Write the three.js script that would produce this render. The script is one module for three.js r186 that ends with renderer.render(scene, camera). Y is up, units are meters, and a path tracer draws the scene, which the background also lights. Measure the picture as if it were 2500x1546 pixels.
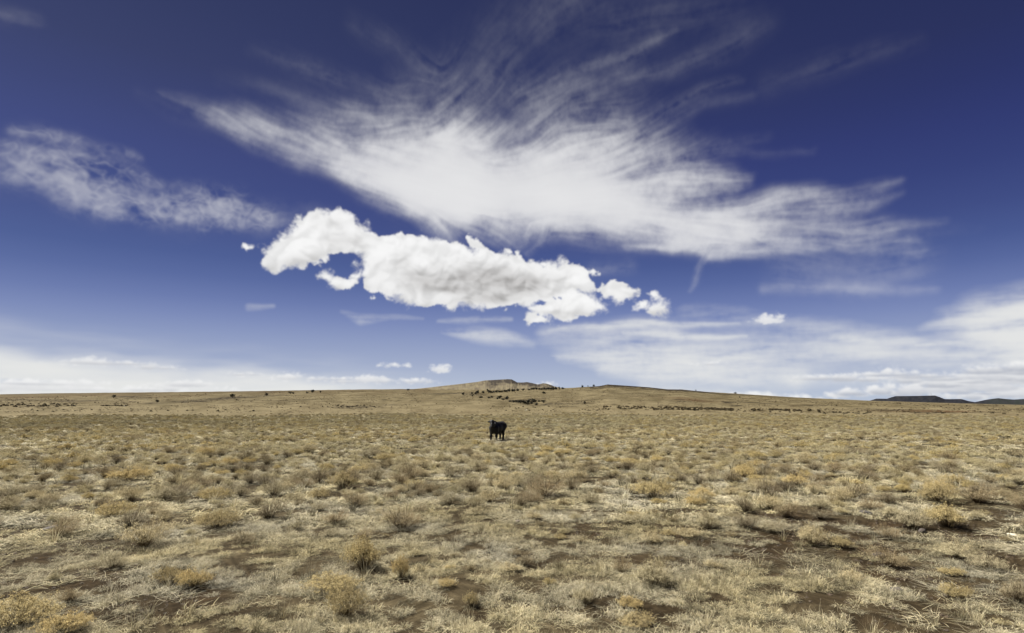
import * as THREE from 'three';
import { MarchingCubes } from 'three/addons/objects/MarchingCubes.js';
import { mergeGeometries, mergeVertices } from 'three/addons/utils/BufferGeometryUtils.js';

// ---------------------------------------------------------------- camera, sun, exposure
const VIEW_F = 1457.3;                                   // focal length in pixels of a 2445 x 1512 view
const PITCH = Math.atan((968 - 756) / VIEW_F);           // looking a little above the horizon
const EYE = 2.5, EXPOSURE = 3.2;
const SUN = new THREE.Vector3(-0.54, 0.80, -0.2).normalize();
const scene = new THREE.Scene();
const camera = new THREE.PerspectiveCamera(2 * Math.atan(756 / VIEW_F) * 180 / Math.PI, 2500 / 1546, 0.1, 40000);
camera.position.set(0, EYE, 0);
camera.lookAt(0, EYE + Math.sin(PITCH), -Math.cos(PITCH));
const renderer = new THREE.WebGLRenderer({ antialias: true });
renderer.toneMapping = THREE.LinearToneMapping;
renderer.toneMappingExposure = EXPOSURE;
renderer.shadowMap.enabled = true;
const sun = new THREE.DirectionalLight(new THREE.Color(1, 0.955, 0.87), 5);
sun.position.copy(SUN).multiplyScalar(400);
sun.castShadow = true;
sun.shadow.radius = 1;
Object.assign(sun.shadow.camera, { left: -200, right: 200, top: 200, bottom: -200, near: 1, far: 1000 });
sun.shadow.mapSize.set(4096, 4096);
sun.name = 'sun';
scene.add(sun, sun.target);
// ---------------------------------------------------------------- numbers: seeded random, noise
function seeded(a) { return () => { a = (a + 0x6d2b79f5) | 0; let t = Math.imul(a ^ (a >>> 15), 1 | a); t = (t + Math.imul(t ^ (t >>> 7), 61 | t)) ^ t; return ((t ^ (t >>> 14)) >>> 0) / 4294967296; }; }
const clamp = (x, a = 0, b = 1) => (x < a ? a : x > b ? b : x);
const mix = (a, b, t) => a + (b - a) * t;
const smooth = (a, b, x) => { const t = clamp((x - a) / (b - a)); return t * t * (3 - 2 * t); };
const RAD = Math.PI / 180;
const PERM = new Uint8Array(512), GX = new Float32Array(256), GY = new Float32Array(256);
{
  const r = seeded(77), p = Array.from({ length: 256 }, (_, i) => i);
  for (let i = 255; i > 0; i--) { const j = Math.floor(r() * (i + 1)); [p[i], p[j]] = [p[j], p[i]]; }
  for (let i = 0; i < 512; i++) PERM[i] = p[i & 255];
  for (let i = 0; i < 256; i++) { const a = r() * 6.2831853; GX[i] = Math.cos(a); GY[i] = Math.sin(a); }
}
function noise2(x, y) {
  const X = Math.floor(x), Y = Math.floor(y), fx = x - X, fy = y - Y, xi = X & 255, yi = Y & 255;
  const u = fx * fx * fx * (fx * (fx * 6 - 15) + 10), v = fy * fy * fy * (fy * (fy * 6 - 15) + 10);
  const a = PERM[PERM[xi] + yi], b = PERM[PERM[xi + 1] + yi], c = PERM[PERM[xi] + yi + 1], d = PERM[PERM[xi + 1] + yi + 1];
  const n0 = GX[a] * fx + GY[a] * fy, n1 = GX[b] * (fx - 1) + GY[b] * fy, n2 = GX[c] * fx + GY[c] * (fy - 1), n3 = GX[d] * (fx - 1) + GY[d] * (fy - 1);
  return (n0 + (n1 - n0) * u + (n2 + (n3 - n2) * u - n0 - (n1 - n0) * u) * v) * 1.42;
}
function fbm(x, y, oct = 5, gain = 0.5) {
  let s = 0, a = 1, n = 0;
  for (let i = 0; i < oct; i++) { s += a * noise2(x, y); n += a; a *= gain; const t = x * 1.6 - y * 1.2 + 17.3; y = x * 1.2 + y * 1.6 - 9.1; x = t; }
  return s / n;
}
function billow(x, y, oct = 5, gain = 0.5) {
  let s = 0, a = 1, n = 0;
  for (let i = 0; i < oct; i++) { s += a * (3.2 * Math.sqrt(noise2(x, y) ** 2 + 0.004) - 0.85); n += a; a *= gain; const t = x * 1.6 - y * 1.2 + 5.7; y = x * 1.2 + y * 1.6 + 3.1; x = t; }
  return s / n;
}
const toLinear = (c) => (c <= 0.04045 ? c / 12.92 : ((c + 0.055) / 1.055) ** 2.4);
// ---------------------------------------------------------------- the sky: air and clouds by azimuth and elevation
// Cloud outlines are noted as [x, y] sightings in a 2445 x 1512 view from the camera and turned into degrees of azimuth and elevation.
const STEP = 360 / 4096, AZ0 = -54, EL0 = -4, CW = Math.round(108 / STEP), CH = Math.round(53 / STEP);
function sighting(x, y) {
  const u = (x - 1222.5) / VIEW_F, v = (756 - y) / VIEW_F, c = Math.cos(PITCH), s = Math.sin(PITCH);
  const dx = u, dy = v * c + s, dz = c - v * s;                     // ahead is +dz here
  return [Math.atan2(dx, dz) / RAD, Math.atan2(dy, Math.hypot(dx, dz)) / RAD];
}
const chart = (x, y) => { const [a, e] = sighting(x, y); return [(a - AZ0) / STEP, (e - EL0) / STEP]; };   // chart cells, y up
const PX = 1 / VIEW_F / RAD / STEP;                                                                        // chart cells per sighted pixel
// soft strokes: rows of [x, y, half width, amount]; up/down stretch the soft edge on either side
function stroke(field, dir, rows, { up = 1, down = 1, warp = 0, seed = 0, turn = 1 } = {}) {
  const P = rows.map(([x, y, w, a]) => [...chart(x, y), w * PX, a]);
  const reach = Math.max(...P.map((p) => p[2])) * 2.4 * Math.max(up, down) + warp + 4;
  const x0 = Math.max(0, Math.floor(Math.min(...P.map((p) => p[0])) - reach)), x1 = Math.min(CW - 1, Math.ceil(Math.max(...P.map((p) => p[0])) + reach));
  const y0 = Math.max(0, Math.floor(Math.min(...P.map((p) => p[1])) - reach)), y1 = Math.min(CH - 1, Math.ceil(Math.max(...P.map((p) => p[1])) + reach));
  for (let y = y0; y <= y1; y++) for (let x = x0; x <= x1; x++) {
    let qx = x, qy = y;
    if (warp) { qx += warp * fbm(x * 0.013 + seed, y * 0.02, 3); qy += warp * fbm(x * 0.013 + 40 + seed, y * 0.02 + 9, 3); }
    let best = 0, bx = 0, by = 0;
    for (let i = 0; i + 1 < P.length; i++) {
      const [ax, ay, aw, aa] = P[i], [cx, cy, cw, ca] = P[i + 1], dx = cx - ax, dy = cy - ay, L = dx * dx + dy * dy;
      let t = ((qx - ax) * dx + (qy - ay) * dy) / L;
      t = clamp(t);
      const ex = qx - ax - dx * t, ey = qy - ay - dy * t, side = dx >= 0 ? dx * ey - dy * ex : dy * ex - dx * ey;
      const w = mix(aw, cw, t) * (side > 0 ? up : down), g = mix(aa, ca, t) * Math.exp(-(ex * ex + ey * ey) / (w * w));
      if (g > best) { best = g; bx = dx / Math.sqrt(L); by = dy / Math.sqrt(L); }
    }
    if (best > 0.003) {
      const k = y * CW + x;
      field[k] += best * (1 - 0.35 * clamp(field[k]));
      if (dir) { dir[2 * k] += turn * best * (bx * bx - by * by); dir[2 * k + 1] += turn * best * 2 * bx * by; }
    }
  }
}
function fibres(dir, seed, len, fx, fy) {                          // noise smeared along the strands
  const src = new Float32Array(CW * CH), out = new Float32Array(CW * CH), vx = new Float32Array(CW * CH), vy = new Float32Array(CW * CH);
  for (let y = 0; y < CH; y++) for (let x = 0; x < CW; x++) {
    const k = y * CW + x, c = dir[2 * k], s = dir[2 * k + 1], a = 0.5 * Math.atan2(s, c) + 0.25 * noise2(x * 0.03 + seed, y * 0.03);
    vx[k] = Math.cos(a); vy[k] = Math.sin(a);
    src[k] = 0.6 * noise2(x * fx + seed * 3.1, y * fy) + 0.4 * noise2(x * fx * 2.3 + 11, y * fy * 2.3 + seed) + 0.5 * noise2(x * fx * 0.37 + 3, y * fy * 0.37 + seed);
  }
  for (let y = 0; y < CH; y++) for (let x = 0; x < CW; x++) {
    let sum = 0, n = 0;
    for (const way of [1, -1]) {
      let px = x, py = y, lx = 0, ly = 0;
      for (let i = 0; i < len; i++) {
        const ix = px | 0, iy = py | 0;
        if (ix < 0 || iy < 0 || ix >= CW - 1 || iy >= CH - 1) break;
        const k = iy * CW + ix, tx = px - ix, ty = py - iy, w = 1 - i / len;
        sum += w * mix(mix(src[k], src[k + 1], tx), mix(src[k + CW], src[k + CW + 1], tx), ty); n += w;
        let dx = vx[k], dy = vy[k];
        if (i === 0 ? false : dx * lx + dy * ly < 0) { dx = -dx; dy = -dy; }
        lx = dx; ly = dy;
        px += (i === 0 ? way : 1) * dx * 1.5; py += (i === 0 ? way : 1) * dy * 1.5;
        if (i === 0) { lx *= way; ly *= way; }
      }
    }
    out[y * CW + x] = n ? sum / n : 0;
  }
  let m = 0, q = 0;
  for (const o of out) { m += o; q += o * o; }
  m /= out.length; q = Math.sqrt(q / out.length - m * m);
  for (let i = 0; i < out.length; i++) out[i] = (out[i] - m) / q;
  return out;
}
// cumulus: signed distance to outlines, roughened by billows
function outline(field, pts, grow = 0) {
  const P = pts.map(([x, y]) => chart(x, y)), n = P.length;
  const x0 = Math.max(0, Math.floor(Math.min(...P.map((p) => p[0])) - 30)), x1 = Math.min(CW - 1, Math.ceil(Math.max(...P.map((p) => p[0])) + 30));
  const y0 = Math.max(0, Math.floor(Math.min(...P.map((p) => p[1])) - 30)), y1 = Math.min(CH - 1, Math.ceil(Math.max(...P.map((p) => p[1])) + 30));
  for (let y = y0; y <= y1; y++) for (let x = x0; x <= x1; x++) {
    let d = 1e9, inside = false;
    for (let i = 0, j = n - 1; i < n; j = i++) {
      const [ax, ay] = P[j], [bx, by] = P[i], dx = bx - ax, dy = by - ay, t = clamp(((x - ax) * dx + (y - ay) * dy) / (dx * dx + dy * dy + 1e-9));
      d = Math.min(d, Math.hypot(x - ax - dx * t, y - ay - dy * t));
      if ((ay > y) !== (by > y) && x < ((bx - ax) * (y - ay)) / (by - ay) + ax) inside = !inside;
    }
    const k = y * CW + x;
    field[k] = Math.max(field[k], (inside ? d : -d) + grow);
  }
}
function puff(field, shade, x, y, rx, ry, dark = 0, flat = 0.55) {   // a small heap with a flat foot
  const [cx, cy] = chart(x, y), ax = rx * PX, ay = ry * PX, r = Math.ceil(ax * 1.6 + 8);
  for (let j = Math.max(0, Math.floor(cy - r)); j <= Math.min(CH - 1, cy + r); j++) for (let i = Math.max(0, Math.floor(cx - r)); i <= Math.min(CW - 1, cx + r); i++) {
    const dx = (i - cx) / ax, dy = (j - cy) / (j < cy ? ay * flat : ay), d = 1 - Math.hypot(dx, dy), s = d * Math.min(ax, ay), k = j * CW + i;
    if (s > field[k]) field[k] = s;
    if (s > -3) shade[k] = Math.max(shade[k], dark * smooth(-3, 1, s) * smooth(1.1, -0.6, dy));
  }
}
function makeSky() {
  const N = CW * CH, f32 = (n = N) => new Float32Array(n);
  // air: sRGB by elevation at the left, middle and right of the view
  const stops = [[-4, 190, 200, 214], [0, 186, 197, 214], [1.8, 178, 189, 210], [3.5, 163, 175, 203], [6, 141, 155, 193], [7.5, 125, 140, 185], [9, 108, 124, 174], [10.8, 90, 107, 160], [12.6, 77, 94, 148], [15, 69, 83, 137], [18, 62, 74, 128], [21, 58, 68, 121], [24, 54, 63, 111], [27.5, 51, 59, 101], [32, 47, 55, 95], [40, 42, 49, 87], [60, 36, 43, 79], [90, 32, 39, 73]]
    .map(([e, ...c]) => [e, ...c.map((v) => toLinear(v / 255))]);
  const sunAz = Math.atan2(SUN.x, -SUN.z), sunEl = Math.asin(SUN.y);
  const air = (az, el, out) => {
    // clearer and darker at right angles to the sun, as a polariser shows it; brighter round the sun
    const e = el * RAD, a = az * RAD, cosSun = Math.sin(e) * Math.sin(sunEl) + Math.cos(e) * Math.cos(sunEl) * Math.cos(a - sunAz);
    const lean = -Math.sin(a) * Math.cos(e) / 0.58 * smooth(7, 25, el), q = clamp(el, -4, 90);
    let i = 0;
    while (i + 2 < stops.length && stops[i + 1][0] < q) i++;
    const A = stops[i], B = stops[i + 1], t = clamp((q - A[0]) / (B[0] - A[0])), glow = 1.5 * Math.exp(-((Math.acos(clamp(cosSun, -1, 1)) / RAD / 14) ** 2));
    for (let c = 0; c < 3; c++) out[c] = mix(A[c + 1], B[c + 1], t) * Math.exp([0.31, 0.285, 0.15][c] * lean) * (1 + glow);
  };
  const high = f32(), dirH = f32(2 * N), veil = f32(), curd = f32(), dirC = f32(2 * N), low = f32(), dirL = f32(2 * N);
  // the lie of the strands where nothing else says: fanning out from a point over the horizon
  const [fx0, fy0] = chart(1130, 640);
  for (let y = 0; y < CH; y++) for (let x = 0; x < CW; x++) {
    const k = y * CW + x, a = Math.atan2((y - fy0) * 0.8, x - fx0 + 0.001);
    dirH[2 * k] = 0.05 * Math.cos(2 * a); dirH[2 * k + 1] = 0.05 * Math.sin(2 * a); dirC[2 * k] = 0.05 * Math.cos(0.5); dirC[2 * k + 1] = -0.05 * Math.sin(0.5); dirL[2 * k] = 1;
  }
  const H = (rows, o = {}) => stroke(high, dirH, rows, { warp: 10, ...o });
  // the great fan of cirrus: sharp below, ragged above
  H([[385, 226, 12, 0.16], [470, 262, 24, 0.3], [560, 305, 34, 0.5], [660, 345, 42, 0.72], [780, 385, 48, 0.95], [900, 428, 55, 1.25], [1010, 470, 60, 1.5], [1100, 495, 56, 1.5]], { up: 1.25, down: 0.62 });
  H([[940, 425, 60, 1.2], [1060, 460, 75, 1.7], [1180, 480, 75, 1.8], [1320, 480, 75, 1.8], [1440, 500, 68, 1.6], [1560, 525, 56, 1.4], [1660, 550, 48, 1.2], [1760, 570, 40, 0.9]], { up: 1.15, down: 0.85 });
  H([[1060, 390, 70, 0.55], [1220, 390, 90, 0.62], [1400, 410, 90, 0.6], [1560, 430, 60, 0.4]], { turn: 0 });
  H([[760, 330, 60, 0.3], [950, 340, 100, 0.4], [1200, 320, 120, 0.34], [1440, 345, 120, 0.32], [1660, 400, 70, 0.25]], { turn: 0 });
  H([[1300, 480, 50, 0.4], [1330, 410, 50, 0.4], [1380, 345, 34, 0.3], [1400, 300, 22, 0.15]]);
  H([[1340, 470, 50, 0.5], [1430, 410, 55, 0.5], [1520, 355, 40, 0.4], [1570, 325, 24, 0.2]]);
  H([[1440, 460, 44, 0.6], [1560, 425, 44, 0.6], [1680, 420, 34, 0.55], [1790, 425, 15, 0.3]]);
  H([[1520, 480, 40, 0.4], [1660, 455, 36, 0.4], [1760, 445, 16, 0.2]]);
  H([[1120, 430, 50, 0.4], [1090, 370, 50, 0.45], [1100, 320, 40, 0.3], [1160, 270, 30, 0.2]], { turn: 0.6 });
  H([[760, 290, 22, 0.25], [860, 285, 28, 0.35], [960, 310, 36, 0.4], [1050, 350, 50, 0.5]], { turn: 0.7 });
  // the right arm of the fan
  H([[1620, 560, 34, 0.65], [1720, 560, 44, 0.85], [1820, 555, 44, 0.6], [1920, 555, 38, 0.42], [2040, 560, 30, 0.42], [2160, 545, 18, 0.28], [2260, 535, 10, 0.12]], { up: 1.2 });
  H([[1720, 520, 30, 0.36], [1800, 490, 28, 0.45], [1880, 470, 22, 0.55], [1970, 465, 22, 0.4], [2060, 450, 20, 0.36], [2150, 430, 12, 0.2]]);
  H([[1860, 500, 28, 0.4], [1980, 490, 26, 0.42], [2080, 480, 20, 0.3], [2160, 465, 12, 0.15]]);
  H([[1500, 580, 10, 0.25], [1600, 592, 20, 0.55], [1720, 605, 22, 0.45], [1820, 600, 22, 0.34], [1900, 590, 24, 0.3], [2040, 600, 20, 0.2], [2200, 600, 20, 0.2]], { down: 0.6 });
  // fine streaks over the fan
  const T = (rows) => stroke(veil, dirH, rows, { warp: 8, seed: 5, turn: 3 });
  T([[1150, 320, 26, 0.12], [1240, 235, 34, 0.24], [1340, 185, 26, 0.28], [1440, 155, 20, 0.38], [1530, 120, 16, 0.4], [1610, 80, 10, 0.16]]);
  T([[1290, 330, 30, 0.18], [1370, 240, 28, 0.2], [1480, 185, 20, 0.26], [1600, 165, 18, 0.26], [1700, 125, 20, 0.2], [1830, 55, 24, 0.1]]);
  T([[1480, 350, 16, 0.15], [1590, 260, 18, 0.22], [1680, 215, 15, 0.25], [1760, 185, 10, 0.12]]);
  T([[1590, 300, 14, 0.16], [1690, 250, 14, 0.2], [1790, 230, 12, 0.12]]);
  T([[1600, 390, 18, 0.25], [1720, 345, 16, 0.25], [1830, 330, 10, 0.12]]);
  T([[1700, 360, 10, 0.14], [1850, 370, 10, 0.18], [1950, 360, 8, 0.18]]);
  T([[1830, 200, 26, 0.1], [1960, 165, 24, 0.14], [2100, 120, 20, 0.1], [2200, 95, 16, 0.05]]);
  T([[600, 120, 14, 0.08], [690, 150, 18, 0.2], [790, 180, 18, 0.25], [890, 215, 20, 0.22], [1000, 270, 30, 0.2]]);
  T([[520, 185, 14, 0.06], [700, 230, 24, 0.14], [860, 270, 30, 0.22]]);
  T([[850, 60, 24, 0.08], [950, 110, 26, 0.12], [1040, 190, 30, 0.12]]);
  T([[1040, 330, 60, 0.22], [1110, 230, 70, 0.2], [1190, 130, 70, 0.2], [1290, 40, 70, 0.2], [1380, -30, 60, 0.18]]);
  T([[900, 330, 60, 0.18], [980, 270, 60, 0.16], [1080, 250, 60, 0.15]]);
  T([[1250, 340, 70, 0.2], [1330, 290, 70, 0.2], [1450, 300, 60, 0.15]]);
  T([[1380, 60, 50, 0.1], [1560, 40, 50, 0.14], [1760, 20, 40, 0.08]]);
  T([[-40, 20, 16, 0.2], [30, 38, 14, 0.25], [90, 50, 12, 0.14]]);
  T([[330, 215, 12, 0.05], [420, 260, 20, 0.1], [560, 300, 26, 0.12]]);
  // falling streaks under the fan
  T([[1694, 585, 8, 0.8], [1683, 620, 8, 0.67], [1664, 660, 7, 0.58], [1648, 695, 5, 0.26]]);
  T([[1040, 530, 22, 0.85], [1062, 560, 24, 0.94], [1080, 590, 20, 0.59]]);
  T([[1150, 530, 36, 0.64], [1200, 565, 30, 0.64], [1230, 600, 20, 0.4]]);
  T([[1304, 540, 9, 0.68], [1300, 575, 8, 0.68], [1262, 612, 7, 0.42]]);
  T([[1270, 540, 8, 0.4], [1262, 580, 8, 0.3], [1240, 600, 7, 0.2]]);
  // thin veil at the lower right
  T([[1830, 688, 10, 0.47], [1940, 686, 12, 0.76], [2060, 690, 14, 0.8], [2160, 696, 10, 0.57], [2240, 695, 8, 0.38]]);
  T([[1900, 630, 46, 0.47], [2040, 650, 44, 0.54], [2180, 620, 40, 0.4], [2230, 610, 20, 0.25]]);
  T([[2145, 577, 8, 0.5], [2170, 575, 11, 0.8], [2195, 577, 7, 0.5]]);
  T([[2230, 550, 16, 0.12], [2340, 548, 10, 0.08]]);
  T([[1420, 640, 16, 0.59], [1500, 630, 16, 0.42]]);
  T([[640, 520, 30, 0.38], [740, 500, 20, 0.22], [800, 510, 14, 0.15]]);
  // curdled bank at the left
  const C = (rows, o = {}) => stroke(curd, dirC, rows, { warp: 14, seed: 9, ...o });
  C([[-40, 355, 26, 0.3], [60, 395, 40, 0.62], [160, 430, 44, 0.75], [260, 475, 40, 0.75], [380, 508, 36, 0.72], [500, 525, 34, 0.72], [600, 535, 26, 0.5], [660, 545, 16, 0.2]], { up: 1.2, down: 0.75 });
  C([[20, 300, 10, 0.4], [110, 312, 12, 0.5], [190, 340, 10, 0.35], [260, 365, 10, 0.3], [330, 378, 8, 0.2]]);
  C([[40, 350, 14, 0.25], [180, 378, 16, 0.35], [290, 405, 14, 0.36], [380, 425, 12, 0.25], [470, 450, 14, 0.16]]);
  C([[-40, 410, 30, 0.35], [80, 440, 26, 0.35], [200, 490, 22, 0.35], [280, 510, 16, 0.3]]);
  C([[390, 470, 18, 0.5], [460, 480, 26, 0.55], [560, 490, 28, 0.65], [630, 510, 20, 0.5]]);
  // low sheets
  const L = (rows, o = {}) => stroke(low, null, rows, { warp: 5, seed: 21, ...o });
  L([[1310, 786, 5, 0.1], [1400, 778, 9, 0.55], [1500, 775, 10, 0.7], [1620, 776, 8, 0.6], [1760, 776, 5, 0.2]], { up: 0.7 });
  L([[1490, 798, 4, 0.35], [1600, 802, 7, 0.6], [1680, 806, 6, 0.6], [1780, 806, 3, 0.3]]);
  L([[1300, 800, 20, 0.25], [1420, 800, 28, 0.3], [1600, 790, 30, 0.25]]);
  L([[1340, 850, 14, 0.35], [1450, 858, 30, 0.7], [1600, 868, 38, 0.85], [1760, 862, 38, 0.75], [1900, 850, 32, 0.5], [2060, 842, 28, 0.55], [2240, 850, 26, 0.6], [2460, 860, 26, 0.6]], { up: 1.25, down: 0.8 });
  L([[1440, 885, 14, 0.3], [1560, 898, 16, 0.5], [1720, 900, 20, 0.6], [1900, 902, 22, 0.5]]);
  L([[1900, 905, 20, 0.25], [2150, 905, 18, 0.25], [2470, 910, 20, 0.3]]);
  L([[1540, 928, 14, 0.35], [1700, 940, 12, 0.4], [1850, 950, 14, 0.35]]);
  L([[1060, 795, 5, 0.2], [1130, 800, 16, 0.5], [1200, 808, 16, 0.5], [1270, 820, 10, 0.2]]);
  L([[1050, 768, 6, 0.2], [1140, 764, 9, 0.32], [1220, 764, 6, 0.25]]);
  L([[820, 750, 8, 0.14], [860, 765, 12, 0.3], [930, 756, 8, 0.15], [1010, 762, 5, 0.1]]);
  L([[590, 735, 8, 0.12], [650, 730, 6, 0.15]]);
  L([[1985, 805, 5, 0.3], [2020, 804, 7, 0.55], [2055, 807, 7, 0.5], [2080, 809, 4, 0.2]]);
  L([[1640, 745, 20, 0.14], [1760, 760, 26, 0.16], [1880, 780, 24, 0.2], [2050, 800, 20, 0.3], [2180, 812, 16, 0.3]]);
  L([[2200, 780, 8, 0.12], [2270, 765, 26, 0.5], [2360, 760, 42, 1.05], [2500, 765, 54, 1.3]], { up: 0.85 });
  L([[2330, 800, 26, 0.6], [2460, 815, 40, 0.9]]);
  L([[2190, 824, 3, 0.3], [2240, 822, 5, 0.65], [2300, 819, 3, 0.3]]);
  const [, eA] = chart(0, 800);
  // the left sheet: a wedge whose top falls from the left towards the middle
  const wedge = [[-200, 775], [0, 803], [100, 822], [220, 832], [330, 850], [460, 862], [600, 868], [720, 886], [900, 905], [1060, 920], [1300, 945]].map(([x, y]) => chart(x, y));
  const cum = f32().fill(-99), shade = f32(), puffs = f32().fill(-99), puffShade = f32();
  outline(cum, [[632, 638], [640, 610], [653, 578], [672, 560], [692, 548], [706, 533], [714, 521], [735, 512], [758, 508], [778, 503], [800, 499], [816, 507], [840, 520], [862, 536], [880, 548], [897, 556], [905, 573], [920, 566], [938, 560], [960, 553], [985, 562], [1012, 560], [1035, 572], [1062, 578], [1100, 575], [1132, 594], [1180, 600], [1218, 603], [1240, 616], [1257, 625], [1275, 618], [1308, 630], [1332, 634], [1340, 621], [1356, 622], [1378, 636], [1402, 650], [1410, 668], [1425, 690], [1405, 702], [1360, 705], [1320, 716], [1280, 726], [1236, 728], [1200, 736], [1160, 738], [1120, 731], [1090, 729], [1050, 731], [1010, 732], [975, 727], [950, 716], [920, 704], [895, 696], [872, 684], [868, 668], [858, 655], [874, 640], [862, 626], [864, 612], [838, 605], [806, 603], [786, 608], [774, 620], [764, 630], [735, 635], [690, 639], [655, 641]], 0);
  outline(cum, [[842, 632], [854, 624], [866, 630], [858, 644], [848, 646]], -1.5);
  outline(cum, [[738, 660], [760, 655], [778, 650], [800, 656], [832, 662], [848, 650], [862, 640], [870, 652], [864, 668], [854, 684], [838, 698], [806, 693], [784, 682], [772, 668]], -1.2);
  outline(cum, [[1266, 738], [1284, 726], [1306, 722], [1328, 714], [1346, 700], [1368, 694], [1398, 695], [1420, 704], [1436, 718], [1446, 736], [1428, 746], [1404, 752], [1372, 760], [1350, 765], [1330, 762], [1305, 756], [1284, 750]]);
  outline(cum, [[1240, 766], [1256, 752], [1276, 750], [1300, 757], [1308, 765], [1282, 774], [1258, 774]]);
  outline(cum, [[1424, 690], [1440, 676], [1462, 669], [1486, 672], [1510, 684], [1530, 690], [1522, 704], [1508, 710], [1492, 722], [1474, 728], [1460, 712], [1440, 706]]);
  outline(cum, [[1408, 664], [1404, 640], [1418, 632], [1430, 650], [1426, 664]], -1.5);
  outline(cum, [[1516, 738], [1540, 722], [1562, 724], [1586, 730], [1584, 740], [1556, 744]], -0.5);
  outline(cum, [[1548, 700], [1566, 696], [1590, 712], [1574, 718]], -1);
  outline(cum, [[868, 712], [886, 706], [908, 710], [890, 718]], -1);
  outline(cum, [[586, 590], [604, 590], [604, 596], [588, 596]], -0.6);
  outline(cum, [[616, 592], [650, 588], [652, 600], [624, 600]], -0.8);
  outline(cum, [[1100, 560], [1118, 552], [1128, 570], [1150, 580], [1160, 600], [1120, 596]], -2.5);
  const grey = f32();
  for (const rows of [[[970, 668, 18, 0.5], [1080, 664, 28, 1.0], [1180, 668, 28, 1.05], [1270, 674, 24, 0.8], [1330, 668, 16, 0.35]], [[1060, 692, 12, 0.5], [1160, 702, 14, 0.6], [1260, 694, 13, 0.5]], [[1080, 718, 8, 0.3], [1180, 718, 9, 0.4], [1240, 714, 7, 0.3]], [[690, 628, 12, 0.35], [760, 622, 10, 0.25]], [[1300, 748, 6, 0.3], [1390, 748, 8, 0.3]], [[800, 684, 8, 0.25], [830, 690, 6, 0.25]], [[905, 640, 20, 0.2], [960, 620, 20, 0.25]], [[850, 575, 14, 0.2], [800, 580, 16, 0.16]]])
    stroke(grey, null, rows, { warp: 7, seed: 31 });
  // small heaps far off, [x, y, half width, height, darkness]
  for (const p of [[1832, 766, 27, 11, 0.2], [1862, 758, 12, 6, 0.1], [1052, 884, 20, 11, 0.25], [692, 903, 26, 9, 0.45], [1800, 946, 30, 9, 0.1], [1830, 948, 22, 6, 0.2], [1768, 946, 14, 5, 0.2], [1905, 950, 22, 6, 0.1], [1945, 956, 16, 4, 0.2], [2030, 938, 20, 9, 0.3], [2055, 944, 16, 6, 0.4], [2100, 936, 30, 12, 0.3], [2124, 926, 14, 9, 0.25], [2180, 935, 30, 16, 0.6], [2255, 930, 40, 13, 0.5], [2300, 918, 46, 15, 0.45], [2360, 925, 44, 16, 0.55], [2420, 905, 60, 18, 0.5], [2440, 880, 30, 10, 0.8], [2380, 888, 40, 8, 0.5], [2250, 905, 34, 7, 0.7], [2340, 900, 40, 9, 0.5], [2200, 900, 40, 6, 0.7], [2130, 895, 40, 5, 0.75], [2440, 940, 60, 14, 0.4], [2330, 946, 60, 9, 0.3],
    [220, 867, 40, 7, 0.62], [262, 869, 34, 5, 0.62], [300, 869, 26, 4, 0.65], [355, 878, 18, 9, 0.62], [392, 880, 18, 4, 0.7], [570, 895, 16, 3, 0.7], [605, 895, 10, 3, 0.7], [790, 906, 40, 3, 0.65], [830, 912, 34, 5, 0.6], [880, 908, 40, 11, 0.35], [915, 911, 26, 7, 0.5], [990, 912, 34, 6, 0.5], [930, 873, 12, 3, 0.3], [960, 874, 8, 2, 0.3], [1020, 912, 16, 5, 0.5],
    [20, 925, 40, 11, 0.35], [60, 922, 34, 12, 0.3], [100, 930, 30, 7, 0.45], [160, 922, 26, 9, 0.2], [185, 930, 34, 6, 0.4], [230, 932, 24, 6, 0.35], [325, 932, 28, 9, 0.2], [375, 934, 24, 6, 0.3], [280, 936, 30, 5, 0.4], [500, 930, 30, 4, 0.3], [1695, 870, 16, 3, 0.7], [1310, 918, 14, 6, 0.2], [1290, 922, 10, 4, 0.3]]) puff(puffs, puffShade, ...p);
  const rp = seeded(19);                                     // ranks of far heaps low over the right and left horizon
  for (let i = 0; i < 46; i++) { const x = 1960 + 520 * rp() ** 0.8, y = 884 + 66 * rp(), far = (950 - y) / 66; puff(puffs, puffShade, x, y, mix(14, 44, rp() * rp()) * (0.7 + 0.6 * far), mix(3, 11, rp()), rp() < 0.45 ? 0.75 : 0.25); }
  for (let i = 0; i < 18; i++) puff(puffs, puffShade, -60 + 560 * rp(), 916 + 18 * rp(), mix(12, 34, rp()), mix(3, 8, rp()), rp() < 0.5 ? 0.6 : 0.25);
  const fibA = fibres(dirH, 1.7, 40, 0.1, 0.1), fibB = fibres(dirH, 8.3, 14, 0.24, 0.24), fibC = fibres(dirC, 4.4, 8, 0.12, 0.12);
  const W = 4096, Hh = 2048, data = new Float32Array(W * Hh * 4), rgb = [0, 0, 0], whiteHigh = [0.79, 0.79, 0.80], whiteLow = [0.80, 0.805, 0.79];
  const over = (c, a) => { for (let i = 0; i < 3; i++) rgb[i] += (c[i] - rgb[i]) * a; };
  const tone = [0, 0, 0];
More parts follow.
